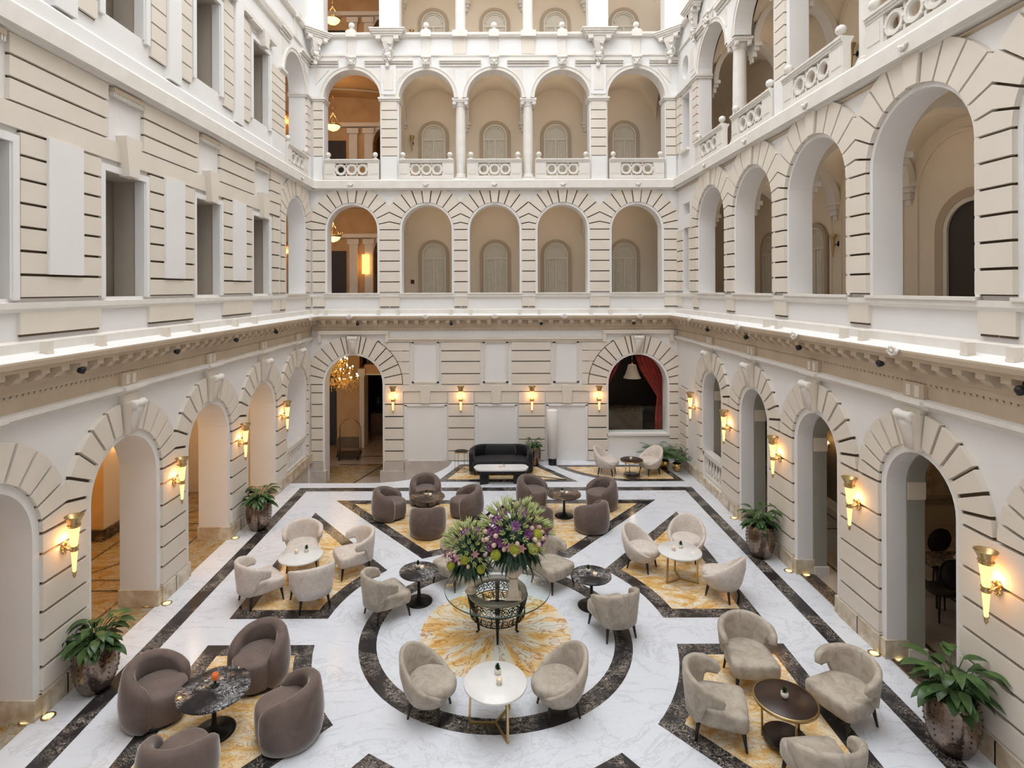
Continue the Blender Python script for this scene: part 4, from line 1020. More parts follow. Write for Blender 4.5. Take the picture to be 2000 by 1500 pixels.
def make_brown(R=.36):
    def f():
        r = thing('side_table'); disc(R - .012, .52, .028, 0).build('tabletop', M['walnut'], r)
        m = MB(); m.lathe([(R - .014, .515), (R, .515), (R, .55), (R - .014, .55)], seg=48, cap=False); m.build('rim', M['brass'], r)
        disc(R * .72, .07, .02, 0).build('shelf', M['walnut'], r)
        for k in range(3):
            a = 2 * PI * k / 3 + .5; g = MB(); g.tube([(R * .72 * math.cos(a), R * .72 * math.sin(a), 0), (R * .72 * math.cos(a), R * .72 * math.sin(a), .52)], .013, 8); g.build('leg', M['brass'], r)
        return r
    return f
ks = Kit(make_brown())
ks.at((*DB_, 0), 0, 'round dark brown table with gold rim and lower shelf at lower right', 'table', 'dark wood tables')
ks.at((*RT, 0), 1.1, 'small round dark table between two pale chairs below the curtained window', 'table', 'dark wood tables', .92)
# low sofa table
r = thing('coffee_table', (.12, 16.2, 0), 0, 'low white marble coffee table with chamfered ends in front of the black sofa', 'table')
pts = [(-.78, .02), (-.70, .17), (-.60, .20), (.60, .20), (.70, .17), (.78, .02), (.70, -.17), (.60, -.22), (-.60, -.22), (-.70, -.17)]
m = MB(); m.grid([[(x * 1.0, y * 1.25, z) for x, y in pts] for z in (.39, .43)], 0, closed=True, cap=True, sm=False); m.build('tabletop', M['tmarble'], r)
m = MB(); m.grid([[(x * .98, y * 1.2, z) for x, y in pts] for z in (.33, .39)], 0, closed=True, cap=True, sm=False); m.build('apron', M['black'], r)
for s in (-1, 1):
    m = MB(); q = [(s * .62, .14), (s * .34, .10), (s * .36, -.16), (s * .60, -.24)]; m.grid([[(x, y, z) for x, y in q] for z in (0, .33)], 0, closed=True, cap=True, sm=False); m.build('leg', M['black'], r)
# sofa
r = thing('sofa', (.12, 17.12, 0), 0, 'black velvet sofa with rounded back against the back wall', 'sofa')
m = MB(); rows = []; n = 40; W2, D2 = .88, .36
def sofa_pt(e, off):
    # U shaped path: left front -> back -> right front
    L1 = D2 * 2 - .3; t = abs(e)
    if t < .62: x, y, nx, ny = (t / .62) * (W2 - .3), D2, 0, 1
    elif t < .85:
        a = (t - .62) / .23 * PI / 2; x, y, nx, ny = W2 - .3 + .3 * math.sin(a), D2 - .3 + .3 * math.cos(a), math.sin(a), math.cos(a)
    else: x, y, nx, ny = W2, D2 - .3 - (t - .85) / .15 * .38, 1, 0
    s = 1 if e >= 0 else -1
    return s * (x + nx * off), y + ny * off
for i in range(n + 1):
    e = -1 + 2 * i / n; h = .74 - .10 * max(0, (abs(e) - .6) / .4) ** 1.4; w = .075 if abs(e) < .97 else .05
    sec = []
    for s, z in ((1, .10), (1, .3), (1, .5), (1, h - .05), (0, h), (-1, h - .05), (-1, .5), (-1, .3), (-1, .10)): x, y = sofa_pt(e, s * w); sec.append((x, y, z))
    rows.append(sec)
m.grid(rows, 0, closed=True, cap=True); m.build('backrest', M['navy'], r)
m = MB(); q = [(-.82, .28), (.82, .28), (.84, -.10), (.84, -.34), (.76, -.40), (-.76, -.40), (-.84, -.34), (-.84, -.10)]
m.grid([[(x * k, y * k, z) for x, y in q] for k, z in ((.96, .10), (1, .14), (1, .36), (.98, .41), (.93, .43))], 0, closed=True, cap=True); m.build('seat', M['navy'], r)
for x in (-.78, .78):
    for y in (-.33, .28): g = MB(); g.tube([(x, y, 0), (x, y, .11)], .018, 8); g.build('leg', M['leg'], r)
for s in (-1, 1):
    m = MB(); rows = []
    for i in range(9):
        a = i / 8 * 2 - 1; row = []
        for j in range(17):
            b = 2 * PI * j / 16; k = (1 - a ** 6) ** .5; row.append((.19 * a, .055 * math.sin(b) * k + .001, .19 * math.cos(b) * (.82 + .18 * abs(math.cos(b)))))
        rows.append(row[:-1])
    m.grid(rows, 0, closed=True, cap=True); m.xf(Matrix.Translation((.12 + s * .60, 17.26, .62)) @ Matrix.Rotation(s * -.5, 4, 'Z') @ Matrix.Rotation(.35, 4, 'X'))
    o = m.build('cushion', M['navy']); tag(o, 'black velvet cushion at the %s end of the black sofa' % ('left' if s < 0 else 'right'), 'cushion', 'sofa cushions')
r = thing('side_table', (-1.08, 17.2, 0), 0, 'small brass wire drum side table left of the black sofa', 'table')
disc(.20, .58, .015, 0).build('tabletop', M['blackmetal'], r)
m = MB(); m.lathe([(.195, .575), (.21, .575), (.21, .60), (.195, .60)], cap=False); m.build('rim', M['brass'], r)
for k in range(6):
    a = PI * k / 3; m = MB(); m.tube([(.19 * math.cos(a), .19 * math.sin(a), 0), (.19 * math.cos(a), .19 * math.sin(a), .58)], .006, 6); m.build('leg', M['brass'], r)
m = MB(); m.tube([(.19 * math.cos(a), .19 * math.sin(a), .01) for a in lin(0, 2 * PI * 23 / 24, 23)], .006, 6, loop=True); m.build('base_ring', M['brass'], r)
r = thing('floor_lamp', (1.74, 17.8, 0), 0, 'tall white cylindrical floor lamp on a black base against the white panel', 'floor lamp')
m = MB(); m.lathe([(.001, 0), (.13, 0), (.13, .22), (.001, .22)], cap=False, sm=False); m.build('base', M['black'], r)
m = MB(); m.lathe([(.001, .22), (.165, .22), (.165, 1.70), (.16, 1.71), (.001, 1.71)], cap=False); m.build('shade', M['lampwhite'], r)

# ---------------------------------------------------------------- glass table with scrolled iron base
r = thing('glass_table', (0, 9.12, 0), 0, 'round glass table on an ornate scrolled iron drum at the centre of the marble ring', 'table')
m = MB(); m.lathe([(.001, .70), (.838, .70), (.84, .703), (.84, .717), (.838, .72), (.001, .72)], seg=72, cap=False); gt_ = m.build('glass_top', M['glass'], r)
m = MB(); m.lathe([(.841, .700), (.846, .702), (.846, .718), (.841, .72)], seg=72, cap=False); m.build('glass_edge', M['glassedge'], gt_)
m = MB(); m.lathe([(.36, .63), (.47, .63), (.475, .66), (.47, .685), (.37, .685), (.36, .66)], seg=48, cap=False); m.build('rim', mat('pewter_metal', (.30, .26, .22), .45, metal=.4), r)
m = MB()
def cyl(a, z, rad=.44): return (rad * math.cos(a), rad * math.sin(a), z)
def spiral(a0, z0, s, turns=1.6, R=.075, rad=.44, flip=1):
    pts = []
    for i in range(26):
        t = i / 25; q = R * (1 - t * .8); ang = turns * 2 * PI * t; pts.append(cyl(a0 + s * q * math.cos(ang) / rad, z0 + flip * q * math.sin(ang), rad))
    return pts
for k in range(16):
    a = 2 * PI * k / 16
    for s in (-1, 1):
        m.tube(spiral(a + s * .10, .53, s), .007, 6); m.tube(spiral(a + s * .10, .37, -s, R=.06, flip=-1), .006, 6)
    m.tube([cyl(a + .196, .63), cyl(a + .12, .50), cyl(a + .20, .42), cyl(a + .13, .32)], .007, 6)
for z, rr in ((.63, .44), (.45, .43), (.29, .40)): m.tube([cyl(a, z, rr) for a in lin(0, 2 * PI * 47 / 48, 47)], .008, 6, loop=True)
m.build('scroll_lattice', M['blackmetal'], r)
for k in range(4):
    a = -PI / 2 + k * PI / 2; m = MB(); c, s = math.cos(a), math.sin(a)
    pr = [(.33, 0, .022), (.30, .03, .018), (.31, .15, .022), (.35, .30, .03), (.42, .45, .036), (.44, .58, .045), (.43, .66, .04)]
    m.tube([(q * c, q * s, z) for q, z, _ in pr], [w_ for *_, w_ in pr], 8); m.ball((.44 * c, .44 * s, .60), .05, 10, sc=(1, 1, 1.3)); m.build('leg', M['blackmetal'], r)
m = MB()
for k in range(6):
    a = PI * k / 3; m.tube([(.02 * math.cos(a), .02 * math.sin(a), .35), (.16 * math.cos(a), .16 * math.sin(a), .42), (.10 * math.cos(a), .10 * math.sin(a), .54), (.30 * math.cos(a), .30 * math.sin(a), .64)], .006, 6)
m.ball((0, 0, .46), .05, 10, sc=(1, 1, 1.6)); m.build('centre_finial', M['blackmetal'], r)
def make_urn(H=.34):
    def f():
        r = thing('urn')
        m = MB(); m.lathe([(.001, 0), (.10, 0), (.10, .03), (.075, .04), (.06, .07), (.05, .10), (.06, .12), (.001, .12)], seg=28, cap=False); m.build('foot', M['marbleurn'], r)
        m = MB(); m.lathe([(.001, .12), (.055, .12), (.10, .17), (.125, .23), (.13, .27), (.105, .31), (.08, .35), (.075, .40), (.10, .44), (.105, .46), (.08, .46), (.06, .40), (.001, .38)], seg=28, cap=False); m.build('bowl', M['marbleurn'], r)
        return r
    return f
ku = Kit(make_urn())
ku.at((-.42, 8.98, .72), 0, 'short cream marble urn on the glass table holding the smaller bouquet', 'urn', 'marble urns', (.9, .9, .78))
r = thing('urn', (.25, 8.84, .72), 0, 'tall cream marble urn on a tapered square plinth holding the larger bouquet', 'urn', 'marble urns')
m = MB(); m.grid([[(s * a, t * a, z) for s, t in ((-1, -1), (1, -1), (1, 1), (-1, 1))] for a, z in ((.12, 0), (.12, .02), (.085, .05), (.055, .28), (.07, .30))], 0, closed=True, cap=True, sm=False); m.build('plinth', M['marbleurn'], r)
m = MB(); m.lathe([(.001, .30), (.06, .30), (.12, .36), (.135, .40), (.12, .44), (.08, .50), (.075, .56), (.10, .60), (.07, .60), (.001, .56)], seg=28, cap=False); m.build('bowl', M['marbleurn'], r)

# ---------------------------------------------------------------- bouquets
def leaf(m, p, d, L, w, droop=.4, mt=0, n=5, up=Vector((0, 0, 1))):
    """one bent pointed leaf starting at p along d"""
    d = Vector(d).normalized(); side = d.cross(up)
    if side.length < 1e-3: side = Vector((1, 0, 0))
    side.normalize(); p = Vector(p); rows = []; q = p.copy(); cur = d.copy()
    for i in range(n + 1):
        t = i / n; ww = w * math.sin(PI * (.06 + .94 * t) ** .8) if i < n else .0
        nn = side.cross(cur); rows.append([q - side * ww - nn * ww * -.18, q.copy(), q + side * ww - nn * ww * -.18])
        cur = (cur - up * droop / n * (1 + t)).normalized(); q = q + cur * L / n
    m.grid(rows, mt)
def flower_lump(name, mt, kind):
    m = MB(); R = random.Random(hash(kind) % 1000 if False else len(kind))
    if kind == 'hydrangea':
        for i in range(70):
            z = 1 - 2 * (i + .5) / 70; a = i * 2.4; q = math.sqrt(1 - z * z); m.ball((.045 * q * math.cos(a), .045 * q * math.sin(a), .045 * z), .014, 6)
    elif kind == 'orchid':
        for i in range(9):
            a = i * 2.4; e = .2 + .8 * R.random(); leaf(m, (0, 0, 0), (math.cos(a), math.sin(a), e), R.uniform(.05, .085), .016, .5)
        m.ball((0, 0, .02), .014, 6)
    elif kind == 'lily':
        for i in range(6):
            a = i * PI / 3; leaf(m, (0, 0, 0), (math.cos(a), math.sin(a), 1.0), .07, .016, .6)
        for i in range(3): m.ball((.02 * math.cos(i * 2.1), .02 * math.sin(i * 2.1), .05), .008, 6)
    elif kind == 'tulip':
        m.lathe([(.001, 0), (.018, .006), (.026, .026), (.022, .048), (.012, .060), (.001, .058)], seg=10, cap=False)
    else:
        for i in range(5):
            a = i * 1.3; m.tube([(0, 0, 0), (.012 * math.cos(a), .012 * math.sin(a), .05), (.03 * math.cos(a), .03 * math.sin(a), .10 + .01 * i)], [.004, .0105, .003], 6)
    return m
def bouquet(loc, R, label, seed, spray):
    r = thing('flower_arrangement', loc, 0, label, 'flowers', 'bouquets on the glass table'); q = random.Random(seed)
    m = MB()
    for i in range(150):          # skirt of drooping fern leaves
        a = q.uniform(0, 2 * PI); e = q.uniform(-.35, .25)
        leaf(m, (.3 * R * math.cos(a), .3 * R * math.sin(a), q.uniform(-.55, -.15) * R), (math.cos(a), math.sin(a), e + .2), R * q.uniform(.6, .95), R * .045, q.uniform(.8, 1.5), n=5)
    for i in range(90):
        a = q.uniform(0, 2 * PI); z = q.uniform(0, 1); s = math.sqrt(1 - z * z)
        leaf(m, (.35 * R * s * math.cos(a), .35 * R * s * math.sin(a), .3 * R * z), (s * math.cos(a), s * math.sin(a), z), R * .5, R * .07, .5)
    # big split leaves
    for i in range(7):
        a = q.uniform(-2.9, -.2); leaf(m, (.4 * R * math.cos(a), .4 * R * math.sin(a), -.3 * R), (math.cos(a), math.sin(a), -.2), R * .65, R * .17, 1.0)
    m.ball((0, 0, -.05 * R), R * .62, 16)
    tag(m.build('foliage', M['dkleaf'], r, fix=False), kind='stuff')
    protos = {}
    for kd_, mt in (('hydrangea', 'chart'), ('orchid', 'purple'), ('lily', 'pink'), ('tulip', 'blush'), ('bud', 'lime'), ('lily2', 'orange')):
        me = flower_lump(kd_, mt, 'lily' if kd_ == 'lily2' else kd_).build({'hydrangea': 'hydrangea_head', 'orchid': 'orchid_bloom', 'lily': 'lily_bloom', 'tulip': 'tulip_bud', 'bud': 'lily_bud_spray', 'lily2': 'orange_bloom'}[kd_], M[mt], r); protos[kd_] = [me, False]
    def put(kd_, dr, k=1, sc=1.0):
        me, used = protos[kd_]
        o = me if not used else me.copy()
        if used: COL.objects.link(o); o.parent = r
        protos[kd_][1] = True
        dr = Vector(dr).normalized(); o.location = dr * R * k; o.rotation_mode = 'QUATERNION'; o.rotation_quaternion = dr.to_track_quat('Z', 'Y'); s = sc * R / .42; o.scale = (s, s, s)
    ga = 2.39996
    for i in range(130):
        z = 1 - (i + .5) / 130 * 1.12; a = i * ga; s = math.sqrt(max(0, 1 - z * z)); d = (s * math.cos(a), s * math.sin(a), z)
        u = q.random()
        if z > .35: kd_ = 'bud' if u < .70 else ('tulip' if u < .84 else ('lily2' if u < .88 else 'orchid'))
        else: kd_ = 'tulip' if u < .36 else ('lily' if u < .54 else ('orchid' if u < .72 else ('bud' if u < .96 else 'lily2')))
        put(kd_, d, q.uniform(.86, 1.02), 1.25 if kd_ != 'tulip' else 1.25)
    for az, z in spray: put('hydrangea', (math.cos(az), math.sin(az), z), .98, 1.25)
    for az, z in ((2.6, .55), (.4, .45), (-.3, .25)): put('orchid', (math.cos(az), math.sin(az), z), 1.10, 1.25)
    return r
bouquet((-.43, 9.02, 1.33), .385, 'smaller low bouquet of green, pink and purple flowers in the left urn', 5, ((-2.5, -.3), (-1.75, .12), (-1.05, -.35)))
bouquet((.27, 8.86, 1.64), .47, 'larger tall bouquet of lily buds, purple orchids and chartreuse hydrangeas in the right urn', 11, ((-2.3, -.30), (-1.6, .02), (-.95, -.05), (-.7, .35)))

# ---------------------------------------------------------------- planters
def make_pot():
    r = thing('planter'); m = MB()
    pr = [(.001, 0), (.16, 0), (.20, .02), (.27, .14), (.32, .32), (.335, .48), (.325, .62), (.29, .76), (.27, .80), (.25, .79), (.28, .70), (.28, .60), (.001, .60)]
    m.lathe(pr, seg=48, cap=False)
    m.v = [(x * (1 + .018 * math.cos(9 * math.atan2(y, x))), y * (1 + .018 * math.cos(9 * math.atan2(y, x))), z) for x, y, z in m.v]; pt_ = m.build('pot', M['bronze'], r, fix=False)
    s = MB()
    for k in range(18):
        a = 2 * PI * k / 18
        for j in range(7):
            z = .22 + j * .085 + (.04 if k % 2 else 0); i = next((i for i in range(1, 8) if pr[i + 1][1] >= z), 7); (r0, z0), (r1, z1) = pr[i], pr[i + 1]; rr = r0 + (r1 - r0) * (z - z0) / (z1 - z0) + .004
            s.ball((rr * math.cos(a), rr * math.sin(a), z), .013, 6)
    tag(s.build('raised_studs', M['bronze'], pt_), kind='stuff')
    m = MB(); m.lathe([(.001, .70), (.27, .70)], seg=24, cap=False); m.build('soil', M['soil'], r); return r
def make_plant(seed, side, n=66, L=.30):
    def f():
        r = thing('leafy_plant'); q = random.Random(seed); m = MB(); st = MB()
        for i in range(n):
            a = i * 2.4 + q.uniform(-.3, .3); e = q.uniform(.25, 1.5) if i > 8 else q.uniform(-.1, .4); h = q.uniform(.08, .42) * (.6 + .5 * e)
            c, s = math.cos(a), math.sin(a); o = q.uniform(.08, .30)
            p = Vector((o * c, o * s, h)); st.tube([(0.05 * c, .05 * s, 0), (p.x * .55, p.y * .55, h * .75), tuple(p)], .006, 5)
            leaf(m, p, (c, s, .35 * e), L * q.uniform(.75, 1.15), .062 * q.uniform(.8, 1.2), q.uniform(.5, 1.2), n=6)
        lim = .33      # leaves on the wall side are pressed back by the wall
        for mm in (m, st): mm.v = [((x if x * side < lim else side * (lim + (x * side - lim) * .08)), y, z) for x, y, z in mm.v]
        tag(m.build('foliage', M['leaf'], r, fix=False), kind='stuff'); st.build('stems', M['leaf'], r, fix=False); return r
    return f
kpot = Kit(make_pot); kpl = [Kit(make_plant(3, -1)), Kit(make_plant(8, 1))]
for i, (x, y, k, l) in enumerate(((-5.54, 7.84, .84, 'at front left by the nearest left pier'), (-5.48, 13.08, .83, 'at the far left beside the left arcade'),
                     (5.40, 11.66, .84, 'at mid right in front of the right arcade'), (5.40, 6.76, .85, 'at front right in the lower right corner'))):
    kpot.at((x, y, 0), i, 'hammered bronze studded planter ' + l, 'planter', 'bronze planters', k)
    kpl[i // 2].at((x, y, .68 * k), 0, 'broad leaved plant in the bronze planter ' + l, 'plant', 'plants in bronze planters', (.86, .86, .86, 1.0)[i])
kpot.at((1.16, 17.72, 0), 2, 'bronze studded planter between the sofa and the white lamp', 'planter', 'bronze planters', (.62, .62, .78))
kpl[0].at((1.16, 17.72, .52), 2, 'green leafy plant beside the white cylindrical lamp', 'plant', 'plants in bronze planters', .62)
def make_cachepot():
    r = thing('flower_pot'); m = MB(); m.lathe([(.001, 0), (.11, 0), (.15, .14), (.155, .26), (.14, .27), (.13, .22), (.001, .22)], seg=28, cap=False); m.build('pot', M['gold'], r)
    m = MB(); m.lathe([(.001, .235), (.135, .235)], seg=20, cap=False); m.build('soil', M['soil'], r); return r
def make_palm(seed, x0, x1, y1):
    def f():
        r = thing('potted_palm'); q = random.Random(seed); m = MB(); st = MB()
        for i in range(20):
            a = i * 2.4; e = q.uniform(1.3, 3.6); L = q.uniform(.55, .95) * 1.25; c, s = math.cos(a), math.sin(a)
            cur = Vector((c, s, e)).normalized(); p = Vector((.03 * c, .03 * s, 0)); pts = [tuple(p)]; side = Vector((-s, c, 0))
            for k in range(14):
                p = p + cur * L / 14; pts.append(tuple(p)); cur = (cur + Vector((c * .06, s * .06, -.075))).normalized()
                if k > 2:
                    for sg in (-1, 1): leaf(m, p, side * sg + cur * .8,   .24 * (1 - abs(k - 8) / 14), .021, .5, n=3)
            st.tube(pts, [.007] * 5 + [.004] * 10, 5)
        sq = lambda v, a, b: a + (v - a) * .12 if v < a else (b + (v - b) * .04 if v > b else v)
        for mm in (m, st): mm.v = [(sq(x, x0, x1), sq(y, -9, y1), z) for x, y, z in mm.v]     # fronds turn aside at the wall
        tag(m.build('fronds', M['palm'], r, fix=False), kind='stuff'); st.build('stems', M['palm'], r, fix=False); return r
    return f
kc = Kit(make_cachepot)
for i, (x, y, l) in enumerate(((4.98, 17.72, 'leftmost of the three palms, under the window sill'), (5.14, 17.42, 'middle of the three palms by the corner'), (5.42, 17.12, 'nearest palm in the right back corner'))):
    kc.at((x, y, 0), i, 'small brass pot of the ' + l, 'pot', 'brass palm pots', .9)
    sc_ = (.62, .72, .80)[i]
    Kit(make_palm(20 + i, (-.9, -.55, -.5)[i] / sc_ * (1 if i else .8), (5.66 - x) / sc_, (18.08 - y) / sc_)).at((x, y, .21), 0, 'green palm, ' + l, 'palm', 'corner palms', (.62, .72, .80)[i])

# ---------------------------------------------------------------- candles and succulents on the tables
def make_votive():
    r = thing('candle_holder'); m = MB(); m.lathe([(.001, 0), (.034, 0), (.038, .07), (.033, .07), (.030, .012), (.001, .012)], seg=18, cap=False); m.build('cup', M['cup'], r)
    m = MB(); m.lathe([(.001, .012), (.028, .012), (.029, .045), (.001, .045)], seg=14, cap=False); wx = m.build('wax', M['ceramic'], r)
    m = MB(); m.lathe([(.001, .046), (.006, .052), (.001, .066)], seg=8, cap=False); m.build('flame', M['flame'], wx); return r
def make_succ():
    r = thing('succulent'); m = MB(); m.lathe([(.001, 0), (.035, 0), (.045, .03), (.042, .06), (.034, .065), (.001, .055)], seg=18, cap=False); m.build('pot', M['ceramic'], r)
    m = MB()
    for i in range(26): a = i * 2.4; leaf(m, (0, 0, .055 + .0012 * i), (math.cos(a), math.sin(a), .2 + i * .09), .055, .013, -.2, n=3)
    tag(m.build('leaves', M['leaf'], r, fix=False), kind='stuff'); return r
kvo = Kit(make_votive); ksu = Kit(make_succ)
for (x, y), dx, z, l in ((WF, (.03, .14, .05, -.05), .55, 'front white marble table'), (WL_, (.07, .12, -.10, .06), .55, 'left white marble table'), (WR_, (.05, .10, -.12, .0), .55, 'right white marble table'),
        (DL, (-.03, .10, .05, .02), .545, 'left striped pedestal table'), (DR_, (-.04, .08, .05, -.08), .545, 'right striped pedestal table'),
        (V1, (-.04, .05, .06, -.02), .545, 'far left dark pedestal table'), (V2, (-.04, .05, .06, -.05), .545, 'far right dark pedestal table'), ((.12, 16.2), (.08, .04, -.02, -.06), .43, 'coffee table by the sofa')):
    ksu.at((x + dx[0], y + dx[1], z), x, 'small succulent in a white pot on the ' + l, 'plant', 'table succulents')
    kvo.at((x + dx[2], y + dx[3], z), 0, 'small frosted candle holder on the ' + l, 'candle', 'table candles')
ksu.at((DB_[0] - .0, DB_[1] + .02, .55), 1, 'small succulent in a white round pot on the dark brown table at lower right', 'plant', 'table succulents')
kvo.at((RT[0] - .02, RT[1], .505), 1, 'small candle holder on the dark table below the curtained window', 'candle', 'table candles')
r = thing('candle_holder', (T1[0], T1[1] + .03, .545), 0, 'tall dark candle holder with glowing amber cup on the front left black table', 'candle', 'table candles')
m = MB(); m.lathe([(.001, 0), (.045, 0), (.045, .012), (.014, .02), (.014, .08), (.035, .09), (.001, .09)], seg=18, cap=False); m.build('stem', M['black'], r)
m = MB(); m.lathe([(.001, .09), (.035, .09), (.042, .13), (.038, .16), (.033, .16), (.03, .10), (.001, .10)], seg=18, cap=False); m.build('cup', M['orangeglass'], r)
# ================================================================ COLUMNS, BALUSTRADES, CARVINGS
def make_column(H=2.62, R=.165):
    def f():
        r = thing('column')
        m = MB(); m.box(-.24, .24, -.24, .24, 0, .06); m.lathe([(.22, .06), (.235, .09), (.22, .12), (.19, .13), (.205, .16), (.19, .19), (.17, .20)], seg=28); m.build('base', M['stone'], r)
        m = MB(); m.lathe([(R, .19), (R, H * .35), (R * .97, H * .6), (R * .88, H - .26)], seg=28, cap=False); m.build('shaft', M['stone'], r)
        m = MB(); m.lathe([(R * .88, H - .27), (R * 1.0, H - .25), (R * .95, H - .22), (R * 1.1, H - .16), (R * 1.25, H - .12)], seg=28)
        for sx in (-1, 1):
            for sy in (-1, 1):
                m.lathe([(.001, -.05), (.055, -.05), (.065, -.03), (.065, .03), (.055, .05), (.001, .05)], (sx * .19, sy * .15, H - .16), 14, cap=False, ax=Matrix.Rotation(PI / 2, 3, 'X'))
        m.box(-.24, .24, -.21, .21, H - .12, H - .07); m.box(-.26, .26, -.23, .23, H - .07, H); m.build('capital', M['stone'], r); return r
    return f
kcol = Kit(make_column())
CG = 'gallery columns'
kcol.at((-1.14, YB + .22, 9.0), 0, 'white stone column left of the middle arch of the second gallery, back wall', 'column', CG)
kcol.at((1.04, YB + .22, 9.0), 0, 'white stone column right of the middle arch of the second gallery, back wall', 'column', CG)
kcol.at((-1.14, YB + .22, 13.70), 0, 'white column foot on the upper parapet at the top edge, left of centre', 'column', CG, (1, 1, .86))
kcol.at((1.04, YB + .22, 13.70), 0, 'white column foot on the upper parapet at the top edge, right of centre', 'column', CG, (1, 1, .86))
for y, l in ((14.04, 'farther white stone column of the right gallery, with scrolled capital'), (9.12, 'white stone column of the right gallery nearer the camera, beside a ball finial'), (4.05, 'nearest stone column of the right gallery')):
    if y < 5: continue
    kcol.at((XR + .22, y, 9.0), PI / 2, l, 'column', CG)
def make_balustrade(L):
    def f():
        r = thing('balustrade'); h = L / 2; m = MB()
        m.box(-h, h, -.13, .10, .60, .64); m.box(-h, h, -.11, .08, .56, .60); m.box(-h, h, -.09, .06, .52, .56); m.build('rail', M['stone'], r)
        m = MB(); m.box(-h, h, -.10, .06, 0, .07); m.box(-h, h, -.08, .05, .07, .11); m.build('base', M['stone'], r)
        w = .52
        for s in (-1, 1):
            m = MB(); a, b = sorted((s * h, s * w)); m.box(a, b, -.08, .05, .11, .52); a2, b2 = sorted((s * (h - .04), s * (w + .06))); m.box(a2, b2, -.09, -.08, .17, .46); ep = m.build('end_post', M['stone'], r)
            m = MB(); m.box(s * (h - .12) - .07, s * (h - .12) + .07, -.10, .04, .64, .67); m.lathe([(.06, .67), (.03, .70), (.025, .72)], (s * (h - .12), -.03, 0), 14); m.ball((s * (h - .12), -.03, .79), .085, 14); m.build('ball_finial', M['stone'], ep)
        m = MB()
        for k in (-1, 0, 1):
            c = k * .345
            for (r0, r1, y0, y1) in ((.125, .175, -.07, .03), (.10, .125, -.05, .01)):
                rows = []
                for i in range(28):
                    a = 2 * PI * i / 28; rows.append([(c + q * math.cos(a), y, .315 + q * math.sin(a)) for q, y in ((r0, y0), (r1, y0), (r1, y1), (r0, y1))])
                m.grid(rows, 0, closed=True, loop=True, sm=False)
            for i in range(4):
                a = PI / 4 + i * PI / 2; m.ball((c + .17 * math.cos(a), -.05, .315 + .17 * math.sin(a)), .028, 8)
        for k in (-1.5, -.5, .5, 1.5): m.ball((k * .345, -.05, .315), .035, 8); m.box(k * .345 - .02, k * .345 + .02, -.05, .03, .11, .20); m.box(k * .345 - .02, k * .345 + .02, -.05, .03, .43, .52)
        m.build('ring_tracery', M['stone'], r); return r
    return f
kb = Kit(make_balustrade(1.74)); BG = 'ring traceried balustrades of the second gallery'
ordn = ('leftmost', 'second from left', 'middle', 'second from right', 'rightmost')
for i, c in enumerate(CB): kb.at((c, YB - .02, 9.0), 0, 'ringed stone balustrade in the %s second gallery arch, back wall' % ordn[i], 'balustrade', BG)
for i, (y, l) in enumerate(((15.30, 'farthest from the camera'), (12.78, 'second farthest'), (10.32, 'third from the back'), (7.78, 'largest and nearest, at the top right'))):
    kb.at((XR - .02, y, 9.0), -PI / 2, 'stone ring balustrade of the right gallery, ' + l, 'balustrade', BG, (1.13, 1, 1))
kb.at((XL + .02, CL[0], 9.0), PI / 2, 'ring balustrade of the single upper arch at the far end of the left wall', 'balustrade', BG)
# turned baluster parapets of the two corner arches on the ground floor
def make_turned():
    r = thing('balustrade'); m = MB(); m.box(-.74, .74, -.12, .10, .84, .95); m.box(-.74, .74, -.09, .07, .80, .84); m.build('rail', M['stone'], r)
    m = MB(); m.box(-.74, .74, -.10, .08, .22, .32); m.build('base', M['stone'], r)
    for k in range(7):
        m = MB(); m.lathe([(.05, 0), (.05, .03), (.03, .05), (.065, .14), (.06, .20), (.028, .32), (.026, .38), (.045, .42), (.05, .48)], (-.60 + k * .20, -.01, .32), 14); m.build('baluster', M['stone'], r)
    return r
ktb = Kit(make_turned)
ktb.at((XR + .12, CR[0], 0), -PI / 2, 'turned baluster parapet in the last ground floor arch, right wall', 'balustrade', 'ground floor baluster parapets')
ktb.at((XL - .12, CL[0], 0), PI / 2, 'turned baluster parapet in the last ground floor arch, left wall', 'balustrade', 'ground floor baluster parapets', (1.07, 1, 1))
# ball finials on the upper parapet
def make_ball():
    m = MB(); m.box(-.12, .12, -.12, .12, 0, .05); m.lathe([(.11, .05), (.09, .08), (.04, .12), (.03, .14)], seg=16); m.ball((0, 0, .22), .095, 16); return m.build('ball_finial', M['stone'])
kbf = Kit(make_ball)
for i, c in enumerate(CB): kbf.at((c, YB - .02, 13.71), 0, 'stone ball on a small foot on the top parapet above the %s arch' % ordn[i], 'finial', 'ball finials on the top parapet')
